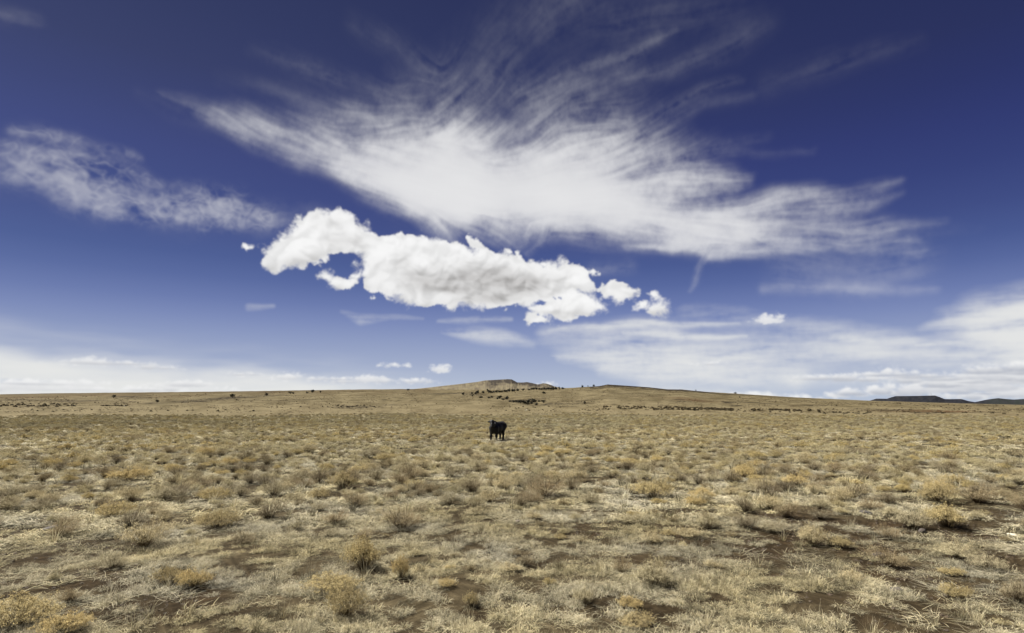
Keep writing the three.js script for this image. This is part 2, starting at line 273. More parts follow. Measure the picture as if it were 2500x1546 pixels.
  for (let row = 0; row < Hh; row++) {
    const el = ((row + 0.5) / Hh - 0.5) * 180;
    for (let col = 0; col < W; col++) {
      let az = ((col + 0.5) / W) * 360 - 90;
      if (az > 180) az -= 360;
      const at = (row * W + col) * 4;
      if (el < -4) { data[at] = data[at + 1] = data[at + 2] = 0.1; data[at + 3] = 1; continue; }
      air(az, el, rgb);
      const x = (az - AZ0) / STEP, y = (el - EL0) / STEP, within = smooth(0, 60, x) * smooth(0, 60, CW - x) * smooth(0, 60, CH - y);
      // all round: thin cirrus in streaks and pale sheets towards the horizon, as in the view
      if (within < 1 && el > -1) {
        const e = Math.max(el, 0.5) * RAD, d = 1 / (Math.sin(e) + 0.12), gx = Math.sin(az * RAD) * Math.cos(e) * d, gz = -Math.cos(az * RAD) * Math.cos(e) * d;
        const w = fbm(gx * 0.7 + 5, gz * 0.7, 3) * 0.5, n = fbm(gx * 1.1 + w + 20, gz * 2.6 + w, 5, 0.55), m = smooth(-0.1, 0.5, fbm(gx * 0.35 + 3, gz * 0.35 + 8, 2));
        over(whiteHigh, (1 - within) * clamp(smooth(0.02, 0.5, n) * m * 0.75 + 0.12 * m, 0, 0.85));
        over(whiteLow, (1 - within) * 0.75 * smooth(9, 1, el + 6 * fbm(az * 0.04, el * 0.2, 3)));
      }
      if (within > 0 && x >= 1 && y >= 0 && x < CW - 1 && y < CH - 1) {
        const ix = Math.round(x), iy = Math.round(y), k = iy * CW + ix;
        const puffy = fbm(ix * 0.035 + 7, iy * 0.045, 5, 0.55), fine = fbm(ix * 0.12, iy * 0.12 + 3, 4, 0.6);
        // streaks
        const broad = clamp(1 + 1.1 * fbm(ix * 0.011 + 14, iy * 0.016 + 5, 3), 0.45, 1.4);
        let v = veil[k] * broad;
        if (v > 0.004) { const s = 1 + 0.24 * fibA[k] + 0.12 * fibB[k] + 0.95 * puffy + 0.6 * fine; over(whiteHigh, within * 0.5 * (1 - Math.exp(-0.42 * v * clamp(s, 0.08, 2.4)))); }
        v = high[k] * mix(broad, 1, smooth(1.0, 1.9, high[k])) * 0.9;
        if (v > 0.01) {
          const ragged = clamp(1.25 - 0.62 * v, 0.12, 1), s = v + ragged * v * (0.15 * fibA[k] + 0.075 * fibB[k] + 0.42 * puffy + 0.36 * fine) - 0.02;
          const a = 1 - Math.exp(-1.15 * clamp(s, 0, 3) ** 1.45);
          for (let c = 0; c < 3; c++) tone[c] = whiteHigh[c] * (0.93 + 0.07 * smooth(0.4, 1.3, s) + 0.02 * fibB[k] * ragged);
          over(tone, within * a * 0.985);
        }
        v = curd[k];
        if (v > 0.01) {
          const w1 = fbm(ix * 0.022 + 60, iy * 0.03, 2), w2 = fbm(ix * 0.05, iy * 0.06 + 70, 2), ridge = Math.exp(-((noise2(ix * 0.03 + 1.8 * w1 + 2, iy * 0.055 + 1.6 * w2) / 0.17) ** 2)), ridge2 = Math.exp(-((noise2(ix * 0.07 + 1.6 * w2 + 9, iy * 0.11 + 1.4 * w1) / 0.2) ** 2)), s = v * (0.6 + 0.4 * ridge + 0.22 * ridge2 + 0.16 * fibC[k] + 1.0 * puffy + 0.5 * fine);
          over(whiteHigh, within * clamp(0.58 * (1 - Math.exp(-0.95 * clamp(s, 0, 4) ** 1.25))));
        }
        // low sheets
        let t = 0;
        while (t + 2 < wedge.length && wedge[t + 1][0] < ix) t++;
        const top = mix(wedge[t][1], wedge[t + 1][1], clamp((ix - wedge[t][0]) / (wedge[t + 1][0] - wedge[t][0]), -1, 1)) + 10 * fbm(ix * 0.012 + 3, iy * 0.05, 4) * 1.0;
        const sheet = smooth(-3, 20, top - iy) * 0.86 * (0.93 + 0.14 * fbm(ix * 0.012, iy * 0.07 + 5, 4)) + 0.2 * smooth(-26, 0, top - iy) * clamp(0.5 + fbm(ix * 0.01 + 9, iy * 0.08, 4)) ;
        const gap = smooth(0.5, 0.95, Math.exp(-(((iy - chart(90, 912)[1]) / 4) ** 2)) * Math.exp(-(((ix - chart(90, 0)[0]) / 60) ** 2))) * 0.35;
        over(whiteLow, within * clamp(sheet - gap) * smooth(chart(1330, 900)[0], chart(860, 900)[0], ix + 30 * puffy));
        v = low[k];
        if (v > 0.01) { const s = v * (1 + 1.5 * fbm(ix * 0.013 + 4, iy * 0.085, 5, 0.55) + 0.35 * fine); over(whiteLow, within * clamp(1 - Math.exp(-1.5 * clamp(s - 0.03, 0, 9)), 0, 0.93)); }
        // heaps
        v = puffs[k];
        if (v > -6) {
          const b = billow(ix * 0.09, iy * 0.13, 4, 0.55), s = v + 2.6 * (b + 0.1) + 1.5 * fine, a = smooth(-2.2, 2.6, s), g = puffShade[k];
          if (a > 0) { for (let c = 0; c < 3; c++) tone[c] = mix(0.89, [0.47, 0.485, 0.53][c], clamp(g * 1.1 + 0.25 * g * (0.4 - b))) ; over(tone, within * a * (0.92 - 0.25 * g)); }
        }
        v = cum[k];
        if (v > -16) {
          const wx = 9 * fbm(ix * 0.03 + 2, iy * 0.03, 3), wy = 9 * fbm(ix * 0.03, iy * 0.03 + 6, 3);
          const b = billow((ix + wx) * 0.034, (iy + wy) * 0.04, 4, 0.5), soft = 1.3 + 4.4 * smooth(-0.15, 0.4, fbm(ix * 0.025 + 30, iy * 0.025, 3));
          const rag = fbm(ix * 0.3, iy * 0.3 + 11, 3, 0.6), edge = v + 6 * (b + 0.1) + 2.6 * fine + (0.4 + 0.7 * soft) * rag, a = smooth(-soft, soft * 1.2, edge);
          if (a > 0) {
            const b1 = billow((ix + wx) * 0.024, (iy + wy) * 0.03, 3, 0.42), b2 = billow((ix + wx - 3) * 0.024, (iy + wy + 4) * 0.03, 3, 0.42), relief = clamp((b1 - b2) * 0.34, -0.13, 0.05) - 0.06 * smooth(0.2, -0.5, b1) + 0.05 * fine;
            const under = clamp((cum[Math.min(N - 1, k + 6 * CW)] - cum[Math.max(0, k - 6 * CW)]) / 12, -1, 1), g = clamp(0.34 * Math.max(0, under) * smooth(-2, 4, edge) * Math.exp(-Math.max(0, v) / 13) + grey[k] * (0.9 + 0.8 * fbm(ix * 0.02, iy * 0.07 + 4, 4)) + 0.6 * clamp(fbm(ix * 0.022 + wx * 0.03 + 5, iy * 0.04 + 1, 4) + 0.08) * smooth(3, 16, edge)), rim = smooth(9, 0, edge) * 0.05;
            for (let c = 0; c < 3; c++) tone[c] = mix(0.905 - rim, [0.54, 0.53, 0.525][c], g * 0.98) + relief * (0.55 + 0.45 * g);
            over(tone, within * a);
          }
        }
      }
      for (let c = 0; c < 3; c++) data[at + c] = rgb[c] / EXPOSURE;
      data[at + 3] = 1;
    }
  }
  return { data, width: W, height: Hh };
}
{
  const s = makeSky(), t = new THREE.DataTexture(s.data, s.width, s.height, THREE.RGBAFormat, THREE.FloatType);
  t.mapping = THREE.EquirectangularReflectionMapping; t.magFilter = t.minFilter = THREE.LinearFilter; t.needsUpdate = true;
  scene.background = t; scene.environment = t;
}
// ---------------------------------------------------------------- naming
const taken = new Map();
function numbered(name) { const n = taken.get(name) ?? 0; taken.set(name, n + 1); return n ? `${name}_${String(n).padStart(3, '0')}` : name; }
function tag(o, label, category, group) { o.userData.label = label; if (category) o.userData.category = category; if (group) o.userData.group = group; return o; }
function structure(o, name, label) { o.name = name; o.userData = { kind: 'structure', label }; o.castShadow = o.receiveShadow = true; scene.add(o); return o; }
function part(name, geometry, material, parent) { const m = new THREE.Mesh(geometry, material); m.name = name; m.castShadow = m.receiveShadow = true; parent.add(m); return m; }
function base(name, x, y, z, turn = 0) { const g = new THREE.Group(); g.name = numbered(name); g.position.set(x, y, z); g.rotation.y = turn; scene.add(g); return g; }
function copy(o) { const c = o.clone(); c.name = numbered(o.name.replace(/_\d+$/, '')); c.userData = { ...o.userData }; scene.add(c); return c; }

// ---------------------------------------------------------------- the lie of the land
function curveOf(rows) {                                   // rows of [x, y] sightings -> elevation by azimuth, in degrees
  const P = rows.map(([x, y]) => sighting(x, y));
  return (az) => {
    if (az <= P[0][0]) return P[0][1];
    for (let i = 1; i < P.length; i++) if (az <= P[i][0]) { const t = (az - P[i - 1][0]) / (P[i][0] - P[i - 1][0]); return mix(P[i - 1][1], P[i][1], t); }
    return P[P.length - 1][1];
  };
}
const ridgeEl = curveOf([[-260, 946], [0, 941.5], [100, 939.5], [280, 937.5], [440, 936], [600, 934], [720, 932], [860, 930], [985, 929], [1060, 930.5], [1200, 931], [1300, 928.5], [1372, 925.7], [1430, 922], [1451, 917.8], [1484, 920], [1548, 924.5], [1594, 929.6], [1626, 930], [1682, 935.4], [1760, 940], [1900, 949], [2080, 957], [2250, 962], [2445, 967], [2700, 970]]);
const ridgeR = (az) => 1000 + 250 * smooth(-10, -40, az) - 120 * Math.exp(-(((az + 2) / 5) ** 2)) + 300 * smooth(14, 34, az);
const footR = (az) => 165 + 30 * noise2(az * 0.09 + 3, 0.5) + 14 * noise2(az * 0.4, 7.7);
const inPlain = (x, z) => 0.16 * fbm(x * 0.035 + 9, z * 0.05, 3) + 0.05 * noise2(x * 0.35, z * 0.35) + 0.02 * noise2(x * 1.3, z * 1.3);
function land(x, z) {
  const r = Math.hypot(x, z), az = Math.atan2(x, -z) / RAD;
  const near = (inPlain(x, z) - inPlain(0, 0)) * smooth(1, 8, r) * smooth(2500, 200, r);
  if (Math.abs(az) > 75 && r > 150) return near * smooth(400, 150, r);
  const round = smooth(75, 52, Math.abs(az)), R = ridgeR(az), r0 = footR(az), H = (EYE + R * Math.tan(ridgeEl(az) * RAD)) * round, s = (r - r0) / (R - r0);
  if (s <= 0) return near;
  if (s < 1) {
    const roll = (fbm(x * 0.012, z * 0.006 + 4, 4) * 2.6 + fbm(x * 0.05, z * 0.03, 3) * 0.8) * smooth(0, 0.15, s) * (1 - s) * round;
    const gully = -2.6 * Math.exp(-((((az + 1.2 - 9 * (0.62 - s)) / 1.1)) ** 2)) * smooth(0.15, 0.35, s) * smooth(0.95, 0.7, s) * round;
    return near + H * (0.35 * s + 0.65 * s * s * (1.3 - 0.3 * s)) + roll + gully;
  }
  return near + H - Math.min((r - R) * 0.07, 26 + H * 0.6);
}
function at(x, y, lift = 0) {                              // where a sighting meets the ground
  const [az, el] = sighting(x, y), dx = Math.sin(az * RAD), dz = -Math.cos(az * RAD), k = Math.tan(el * RAD);
  let a = 1, b = 1;
  for (let r = 3; r < 6000; r *= 1.004) { b = r; if (EYE + k * r < land(dx * r, dz * r) + lift) break; a = r; }
  for (let i = 0; i < 24; i++) { const m = (a + b) / 2; if (EYE + k * m < land(dx * m, dz * m) + lift) b = m; else a = m; }
  return { x: dx * b, z: dz * b, y: land(dx * b, dz * b), r: b };
}
// bare earth showing between the grass, sighted as [x, y, half width, half depth, how bare]
const bare = [[110, 1320, 170, 34, 0.85], [50, 1262, 110, 14, 0.6], [330, 1448, 200, 36, 1], [40, 1400, 120, 30, 0.7], [180, 1380, 120, 22, 0.6], [560, 1375, 60, 14, 0.6], [1005, 1388, 64, 16, 0.7], [720, 1505, 120, 16, 0.6],
  [1700, 1292, 150, 26, 1], [1850, 1240, 160, 17, 0.85], [2000, 1292, 170, 40, 1], [2260, 1272, 210, 34, 0.95], [2060, 1362, 150, 36, 0.9], [1930, 1425, 110, 24, 0.75], [2310, 1420, 150, 28, 0.7], [1580, 1330, 120, 22, 0.65], [1400, 1268, 120, 16, 0.7], [2430, 1225, 110, 16, 0.6], [2160, 1485, 170, 28, 0.65], [1800, 1345, 120, 24, 0.7], [2420, 1340, 90, 24, 0.7], [1480, 1500, 80, 12, 0.5], [1660, 1225, 120, 9, 0.45]]
  .map(([x, y, rx, ry, k]) => { const c = at(x, y), e = at(x + rx, y), n = at(x, y + ry), f = at(x, y - ry); return { x: c.x, z: c.z, az: Math.atan2(c.x, -c.z), a: Math.hypot(e.x - c.x, e.z - c.z), b: (f.r - n.r) / 2, k }; });
function bareness(x, z) {
  let v = 0;
  const wob = 1.1 * fbm(x * 0.55, z * 0.55, 4);
  for (const p of bare) {
    const dx = x - p.x, dz = z - p.z, c = Math.cos(p.az), s = Math.sin(p.az), u = (dx * c + dz * s) / p.a, w = (dx * s - dz * c) / p.b, d = Math.hypot(u, w) + wob;
    if (d < 1.25) v = Math.max(v, p.k * smooth(1.25, 0.55, d));
  }
  return v;
}
// speckle of crumbs and straw on the ground
function speckle(size, seed) {
  const r = seeded(seed), d = new Uint8Array(size * size * 4), h = new Uint8Array(size * size * 4), f = new Float32Array(size * size).fill(0);
  const wrap = (i) => (i + size * 4) % size;
  for (let i = 0; i < size * size / 26; i++) {             // crumbs and bits of straw
    const x = r() * size, y = r() * size, a = r() * 6.283, L = r() < 0.6 ? 2 + 3 * r() : 6 + 18 * r(), v = (r() - 0.42) * 0.9;
    for (let t = 0; t < L; t++) f[wrap(Math.floor(y + Math.sin(a) * t)) * size + wrap(Math.floor(x + Math.cos(a) * t))] += v;
  }
  for (let y = 0; y < size; y++) for (let x = 0; x < size; x++) {
    const u = (x / size) * 6.2832, v = (y / size) * 6.2832, n = fbm(Math.cos(u) * 2.3 + Math.cos(v) * 1.7 + seed, Math.sin(u) * 2.3 + Math.sin(v) * 1.7, 5, 0.6);
    const c = clamp(0.68 + 0.4 * n + 0.26 * f[y * size + x] + 0.2 * (r() - 0.5), 0.18, 1), k = (y * size + x) * 4;
    d[k] = 255 * c; d[k + 1] = 255 * clamp(c * (0.985 + 0.02 * n)); d[k + 2] = 255 * clamp(c * (0.95 + 0.05 * n)); d[k + 3] = 255;
    h[k] = h[k + 1] = h[k + 2] = 255 * clamp(0.5 + 0.5 * n + 0.12 * f[y * size + x]); h[k + 3] = 255;
  }
  return [d, h].map((a, i) => { const t = new THREE.DataTexture(a, size, size); t.wrapS = t.wrapT = THREE.RepeatWrapping; t.magFilter = t.minFilter = THREE.LinearFilter; if (!i) t.colorSpace = THREE.SRGBColorSpace; t.needsUpdate = true; return t; });
}
const [crumbs, crumbsHigh] = speckle(1024, 5);
const SOIL = [0.041, 0.0305, 0.0175], REDSOIL = [0.051, 0.0345, 0.019], LITTER = [0.095, 0.077, 0.047], PALE = [0.206, 0.174, 0.106], TAN = [0.134, 0.111, 0.063], BROWN = [0.09, 0.065, 0.033], ROCK = [0.026, 0.02, 0.013], RUST = [0.095, 0.052, 0.025];
// streaks of dark scrub and rock on the slopes, sighted as [x, y, half width, half height, how strong, rusty]
const scrub = [[300, 947.6, 24, 1.2, 0.8], [223, 957.4, 30, 1.6, 0.6], [163, 959, 34, 1.2, 0.45], [327, 951, 30, 1.5, 0.4], [40, 955, 60, 1.2, 0.35], [90, 949, 50, 1.5, 0.3, 1], [200, 945, 60, 1.5, 0.3, 1], [400, 948, 60, 2, 0.3, 1],
  [520, 953, 38, 2.6, 0.7], [470, 958, 28, 1.6, 0.65], [420, 960.5, 44, 0.9, 0.65], [560, 949.5, 34, 1.3, 0.85], [622, 945.5, 44, 0.8, 0.7], [360, 962.4, 20, 0.8, 0.5], [840, 970, 50, 1.8, 0.55], [930, 968, 40, 1, 0.35], [700, 955, 60, 1.2, 0.25],
  [1070, 940.4, 44, 1, 0.7], [1130, 943, 30, 1.2, 0.6], [1250, 957.5, 34, 2.4, 0.55], [1300, 968, 50, 1.2, 0.5], [1360, 971, 40, 0.9, 0.45], [1375, 964, 40, 1.2, 0.4], [1400, 955, 40, 1.5, 0.25],
  [1468, 921.8, 16, 2.4, 1], [1500, 922.5, 26, 1.4, 0.7], [1550, 926, 44, 1.2, 0.75], [1618, 932, 32, 2, 0.85], [1672, 936, 28, 1.2, 0.85], [1732, 941.6, 44, 0.9, 0.7], [1810, 946, 50, 0.8, 0.5], [1900, 951, 60, 0.7, 0.4], [1440, 927, 30, 1.5, 0.4], [1520, 929, 40, 1.2, 0.35],
  [1621, 954.2, 15, 1, 0.95], [1623, 959.3, 24, 0.9, 0.55], [1738, 960, 15, 0.9, 0.75], [1765, 969, 19, 1.1, 0.9], [1795, 962, 34, 0.8, 0.55], [1574, 968, 24, 0.7, 0.5], [1465, 966, 20, 0.8, 0.4], [1719, 975.5, 34, 1.2, 0.45], [1660, 956, 40, 2.2, 0.4, 1], [1640, 951, 60, 2, 0.3, 1], [1540, 945, 40, 0.8, 0.35], [1500, 940, 40, 0.8, 0.3], [1850, 965, 40, 0.9, 0.4], [1960, 968, 50, 0.9, 0.35],
  [2177, 982.5, 66, 1.6, 0.5, 1], [2268, 983.5, 44, 1.8, 0.6, 1], [2219, 985, 40, 1.2, 0.6], [2120, 980.5, 34, 0.9, 0.5], [2330, 985.5, 40, 1, 0.4], [2070, 976, 50, 0.8, 0.35], [2390, 978, 40, 0.8, 0.3]]
  .map(([x, y, rx, ry, k, rust]) => { const c = at(x, y), n = at(x, y + ry), f = at(x, y - ry); return [sighting(x, y)[0], c.r, rx / VIEW_F / RAD, clamp((f.r - n.r) / 2, 2, 34), k, rust]; });
const blend = (a, b, t) => [mix(a[0], b[0], t), mix(a[1], b[1], t), mix(a[2], b[2], t)];
function groundColour(x, z) {
  const r = Math.hypot(x, z), az = Math.atan2(x, -z) / RAD, R = ridgeR(az), r0 = footR(az), s = (r - r0) / (R - r0);
  const n1 = fbm(x * 0.8, z * 0.8, 4), n2 = fbm(x * 0.06 + 3, z * 0.06, 4);
  let c = blend(LITTER, SOIL, clamp(0.5 + 1.2 * n1 - 0.35 * smooth(15, 60, r)));
  if (r < 40) c = blend(c, blend(SOIL, REDSOIL, clamp(0.4 + 1.5 * n1)), bareness(x, z));
  if (s > -0.12) {
    const streak = fbm(az * 0.5 + 2, r * 0.02, 4), fine = fbm(x * 0.11, z * 0.05, 4), grain = fbm(x * 0.5, z * 0.25, 3);
    let h = blend(PALE, TAN, clamp(0.6 * smooth(0.06, 0.34, s) + 1.9 * streak + 1.2 * fine + 0.9 * grain, -0.2, 1.3));
    h = blend(h, BROWN, clamp(1.2 * (smooth(0.45, 0.95, s) * smooth(4, -14, az) * 0.55 + fbm(az * 0.3 + 7, r * 0.012 + 3, 4) * 0.9 - 0.12)));
    h = blend(h, ROCK, 0.75 * clamp(3.2 * (fbm(az * 0.9 + 40, r * 0.045, 5) - 0.2)) * smooth(0.1, 0.3, s));
    // the gully below the mesa and the dark rock along the crest at the right
    h = blend(h, ROCK, 0.55 * Math.exp(-((((az + 1.2 - 9 * (0.62 - s)) / 0.7)) ** 2)) * smooth(0.2, 0.4, s) * smooth(0.9, 0.7, s) * clamp(0.6 + fine));
    for (const [a, R0, w, H, k, rust] of scrub) {
      const da = (az - a) / w, dr = (r - R0) / H;
      if (da * da + dr * dr < 7) h = blend(h, rust ? RUST : ROCK, clamp(k * 1.75 * Math.exp(-(da * da) - dr * dr) * (0.85 + 1.5 * fbm(az * 4, r * 0.06, 3)), 0, 0.95));
    }
    const crest = smooth(5.4, 8, az) * smooth(20, 15, az);
    h = blend(h, ROCK, clamp(crest * smooth(0.77, 0.95, s + 0.08 * fine) * (0.75 + 1.4 * fbm(az * 2.2, s * 9, 3)), 0, 0.9));
    c = blend(c, h, smooth(-0.12, 0.02, s));
  }
  return c;
}
{
  const azs = [], rs = [];
  for (let a = -180; a < 180 - 1e-6;) { azs.push(a); a += Math.abs(a) < 47.5 ? 0.125 : 2.5; }
  for (let r = 0.6; r < 14000; r *= r < 60 ? 1.018 : r < 1500 ? 1.013 : 1.06) rs.push(r);
  const A = azs.length, N = rs.length, pos = new Float32Array((A * N + 1) * 3), col = new Float32Array((A * N + 1) * 3), uv = new Float32Array((A * N + 1) * 2), idx = [];
  const set = (k, x, z) => { const c = groundColour(x, z); pos.set([x, land(x, z), z], k * 3); col.set(c, k * 3); uv.set([x / 2.3, z / 2.3], k * 2); };
  for (let j = 0; j < N; j++) for (let i = 0; i < A; i++) set(j * A + i, Math.sin(azs[i] * RAD) * rs[j], -Math.cos(azs[i] * RAD) * rs[j]);
  set(A * N, 0, 0);
  for (let i = 0; i < A; i++) { const n = (i + 1) % A; idx.push(A * N, n, i); for (let j = 0; j + 1 < N; j++) { const a = j * A + i, b = j * A + n, c = a + A, d = b + A; idx.push(a, b, d, a, d, c); } }
  const g = new THREE.BufferGeometry();
  g.setAttribute('position', new THREE.BufferAttribute(pos, 3)); g.setAttribute('color', new THREE.BufferAttribute(col, 3)); g.setAttribute('uv', new THREE.BufferAttribute(uv, 2));
  g.setIndex(idx); g.computeVertexNormals();
  structure(new THREE.Mesh(g, new THREE.MeshPhysicalMaterial({ vertexColors: true, map: crumbs, bumpMap: crumbsHigh, bumpScale: 0.035, roughness: 1, specularIntensity: 0.08 })), 'ground', 'dry rangeland rising from a shrubby plain to low straw coloured hills');
}
// the mesa behind the ridge and the wooded mountains far off: heightfields with depth, front and back
function massif(name, label, crest, a0, a1, steps, R, front, back, foot, colour, rough, seed) {
  const n = steps, m = 100, pos = [], col = [], uv = [], idx = [];
  for (let j = 0; j <= m; j++) for (let i = 0; i <= n; i++) {
    const az = mix(a0, a1, i / n), t = j / m, r = t < 0.6 ? R - front * (1 - t / 0.6) : R + back * ((t - 0.6) / 0.4), x = Math.sin(az * RAD) * r, z = -Math.cos(az * RAD) * r;
    const top = EYE + R * Math.tan(crest(az) * RAD), s = t < 0.6 ? t / 0.6 : 1 - (t - 0.6) / 0.4;
    const ribs = rough * (fbm(az * seed + s * 3, s * 5 + seed, 4) + 0.5 * fbm(az * seed * 3 - s * 5, s * 11, 3)) * s * (1 - s) * 4, lower = mix(foot, top, t < 0.6 ? s * s * (1.6 - 0.6 * s) : s);
    const y = Math.max(foot, lower + ribs * (top - foot));
    pos.push(x, y, z); uv.push(x / 9, z / 9); col.push(...colour(az, s, x, y, (y - foot) / Math.max(top - foot, 1)));
  }
  for (let j = 0; j < m; j++) for (let i = 0; i < n; i++) { const a = j * (n + 1) + i, b = a + 1, c = a + n + 1, d = c + 1; idx.push(a, b, d, a, d, c); }
  const g = new THREE.BufferGeometry();
  g.setAttribute('position', new THREE.Float32BufferAttribute(pos, 3)); g.setAttribute('color', new THREE.Float32BufferAttribute(col, 3)); g.setAttribute('uv', new THREE.Float32BufferAttribute(uv, 2));
  g.setIndex(idx); g.computeVertexNormals();
  return structure(new THREE.Mesh(g, new THREE.MeshPhysicalMaterial({ vertexColors: true, roughness: 1, specularIntensity: 0.1, side: THREE.DoubleSide })), name, label);
}
const mesaEl = curveOf([[900, 940], [985, 929.5], [1030, 925], [1056, 921.8], [1100, 917], [1139, 912.2], [1158, 908.6], [1184, 907.2], [1212, 905.6], [1222, 906.2], [1228, 909.5], [1235, 913.4], [1246, 913.6], [1258, 912.6], [1270, 914.8], [1284, 918.2], [1290, 917], [1297, 915.4], [1304, 916], [1316, 919.6], [1324, 923], [1345, 927], [1420, 936]]);
// dark lava slopes and pale fans of the mesa, sighted as [x, y, half width, half height, how dark]
const lava = [[1178, 916, 16, 9, 0.55], [1190, 910, 20, 4, 0.7], [1220, 908.5, 14, 4, 1], [1232, 913, 10, 3, 0.9], [1218, 914, 8, 4, 0.7], [1245, 919, 12, 3, 0.6], [1225, 921, 10, 4, -0.7], [1200, 925, 14, 5, -0.4], [1258, 915, 14, 3, 0.85], [1276, 920, 14, 4, 0.75], [1252, 924, 12, 3, -0.3], [1298, 919, 12, 4, 0.5], [1316, 922, 12, 3, 0.45], [1130, 917, 30, 5, 0.15]].map(([x, y, rx, ry, k]) => { const [az, el] = sighting(x, y); const Y = EYE + 2300 * Math.tan(el * RAD), top = EYE + 2300 * Math.tan(mesaEl(az) * RAD); return [az, Y - 0.3 * Math.max(0, top - Y), rx / VIEW_F / RAD, (ry / VIEW_F) * 2300 * 1.4, k * 1.75]; });
massif('mesa', 'flat topped tan mesa with a dark rocky rim on the skyline', mesaEl, -9.5, 7.6, 520, 2300, 900, 500, -6, (az, s, x, y, h) => {
  const n = fbm(az * 1.8 + h * 2, h * 11, 5), f = fbm(az * 6, y * 0.06, 4);
  let c = blend([0.098, 0.083, 0.053], [0.06, 0.049, 0.035], clamp(0.35 + 1.4 * n + 0.8 * f)), d = 0;
  for (const [a, Y, w, H, k] of lava) d += k * Math.exp(-(((az - a) / w) ** 2) - ((y - Y) / H) ** 2);
  c = blend(c, [0.02, 0.0165, 0.0135], clamp(d * (0.85 + 1.1 * f + 0.6 * n), 0, 0.95));
  return blend(c, [0.03, 0.026, 0.014], clamp(3 * (fbm(az * 9 + 3, y * 0.12, 3) - 0.27)));
}, 0.05, 0.9);
const rangeEl = curveOf([[1960, 972], [2060, 962], [2075, 957.7], [2093, 952], [2118, 952.4], [2128, 949], [2139, 946.2], [2186, 945.6], [2233, 944.6], [2243, 948], [2256, 953.2], [2270, 953.4], [2295, 953], [2303, 955], [2312, 957.7], [2328, 960.4], [2354, 955], [2370, 952.5], [2384, 951], [2402, 953], [2421, 954.4], [2450, 952.6], [2520, 949], [2620, 955], [2760, 962]]);
massif('mountain', 'dark wooded flat topped mountains far beyond the plain', rangeEl, 27.5, 47, 420, 8200, 2200, 900, -60, (az, s) => {
  const n = fbm(az * 4, s * 7, 5), right = smooth(37.2, 38.2, az);
  return blend(blend([0.0062, 0.0068, 0.0092], [0.011, 0.0132, 0.0118], right), [0.0145, 0.0142, 0.016], clamp(0.3 + 1.3 * n));
}, 0.1, 1.3);
// ---------------------------------------------------------------- plants: blades, stems, seed heads
class Shape {
  constructor() { this.p = []; this.n = []; this.c = []; }
  tri(a, b, c, na, nb, nc, ca, cb = ca, cc = cb) { this.p.push(...a, ...b, ...c); this.n.push(...na, ...nb, ...nc); this.c.push(...ca, ...cb, ...cc); }
  // a ribbon from b, heading h (unit), length L, width w, drooping by d and curling sideways by k
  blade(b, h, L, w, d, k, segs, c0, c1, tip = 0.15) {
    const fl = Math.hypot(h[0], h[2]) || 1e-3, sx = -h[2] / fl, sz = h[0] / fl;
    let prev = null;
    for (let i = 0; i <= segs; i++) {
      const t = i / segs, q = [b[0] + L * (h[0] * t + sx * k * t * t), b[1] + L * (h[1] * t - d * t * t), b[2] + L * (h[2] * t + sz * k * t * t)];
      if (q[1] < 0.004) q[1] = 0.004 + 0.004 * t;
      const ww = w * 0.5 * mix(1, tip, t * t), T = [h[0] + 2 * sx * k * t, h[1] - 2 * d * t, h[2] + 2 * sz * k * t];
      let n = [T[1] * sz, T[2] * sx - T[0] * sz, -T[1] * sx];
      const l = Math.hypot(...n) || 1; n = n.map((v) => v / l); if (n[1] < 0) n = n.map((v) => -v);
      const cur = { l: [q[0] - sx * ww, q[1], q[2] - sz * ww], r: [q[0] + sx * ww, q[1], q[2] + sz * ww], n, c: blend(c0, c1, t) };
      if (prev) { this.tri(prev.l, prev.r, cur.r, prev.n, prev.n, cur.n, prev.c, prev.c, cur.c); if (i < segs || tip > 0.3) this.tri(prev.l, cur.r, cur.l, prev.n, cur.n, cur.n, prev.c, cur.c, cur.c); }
      prev = cur; this.end = q;
    }
  }
  fleck(q, s, r, c, out) {                                 // a scrap of leaf or seed head: one small triangle, any way up, or facing roughly out
    const a = r() * 6.283, z = 2 * r() - 1, m = Math.sqrt(1 - z * z);
    let n = [m * Math.cos(a), z, m * Math.sin(a)];
    if (out) { n = n.map((v, i) => v * 0.75 + out[i]); const l = Math.hypot(...n) || 1; n = n.map((v) => v / l); }
    let u = [n[1], -n[0], 0]; const ul = Math.hypot(...u) || 1; u = u.map((v) => v / ul);
    const v = [n[1] * u[2] - n[2] * u[1], n[2] * u[0] - n[0] * u[2], n[0] * u[1] - n[1] * u[0]], tw = r() * 6.283, P = [];
    for (let i = 0; i < 3; i++) { const g = tw + i * 2.094, cx = Math.cos(g) * s, cy = Math.sin(g) * s * 0.8; P.push([q[0] + u[0] * cx + v[0] * cy, Math.max(0.003, q[1] + u[1] * cx + v[1] * cy), q[2] + u[2] * cx + v[2] * cy]); }
    if (n[1] < 0) n = n.map((v) => -v);
    this.tri(...P, n, n, n, c);
  }
  done() {
    const g = new THREE.BufferGeometry();
    g.setAttribute('position', new THREE.Float32BufferAttribute(this.p, 3)); g.setAttribute('normal', new THREE.Float32BufferAttribute(this.n, 3)); g.setAttribute('color', new THREE.Float32BufferAttribute(this.c, 3));
    return g;
  }
}
const tone = (c, v) => [c[0] * v, c[1] * v, c[2] * v];
const leafy = (through) => new THREE.MeshPhysicalMaterial({ vertexColors: true, roughness: 0.95, side: THREE.DoubleSide, transmission: through, thickness: 0, specularIntensity: 0.1 });
const MAT = { grass: leafy(0.3), stem: new THREE.MeshPhysicalMaterial({ vertexColors: true, roughness: 0.95, specularIntensity: 0.1, side: THREE.DoubleSide }), head: leafy(0.16) };
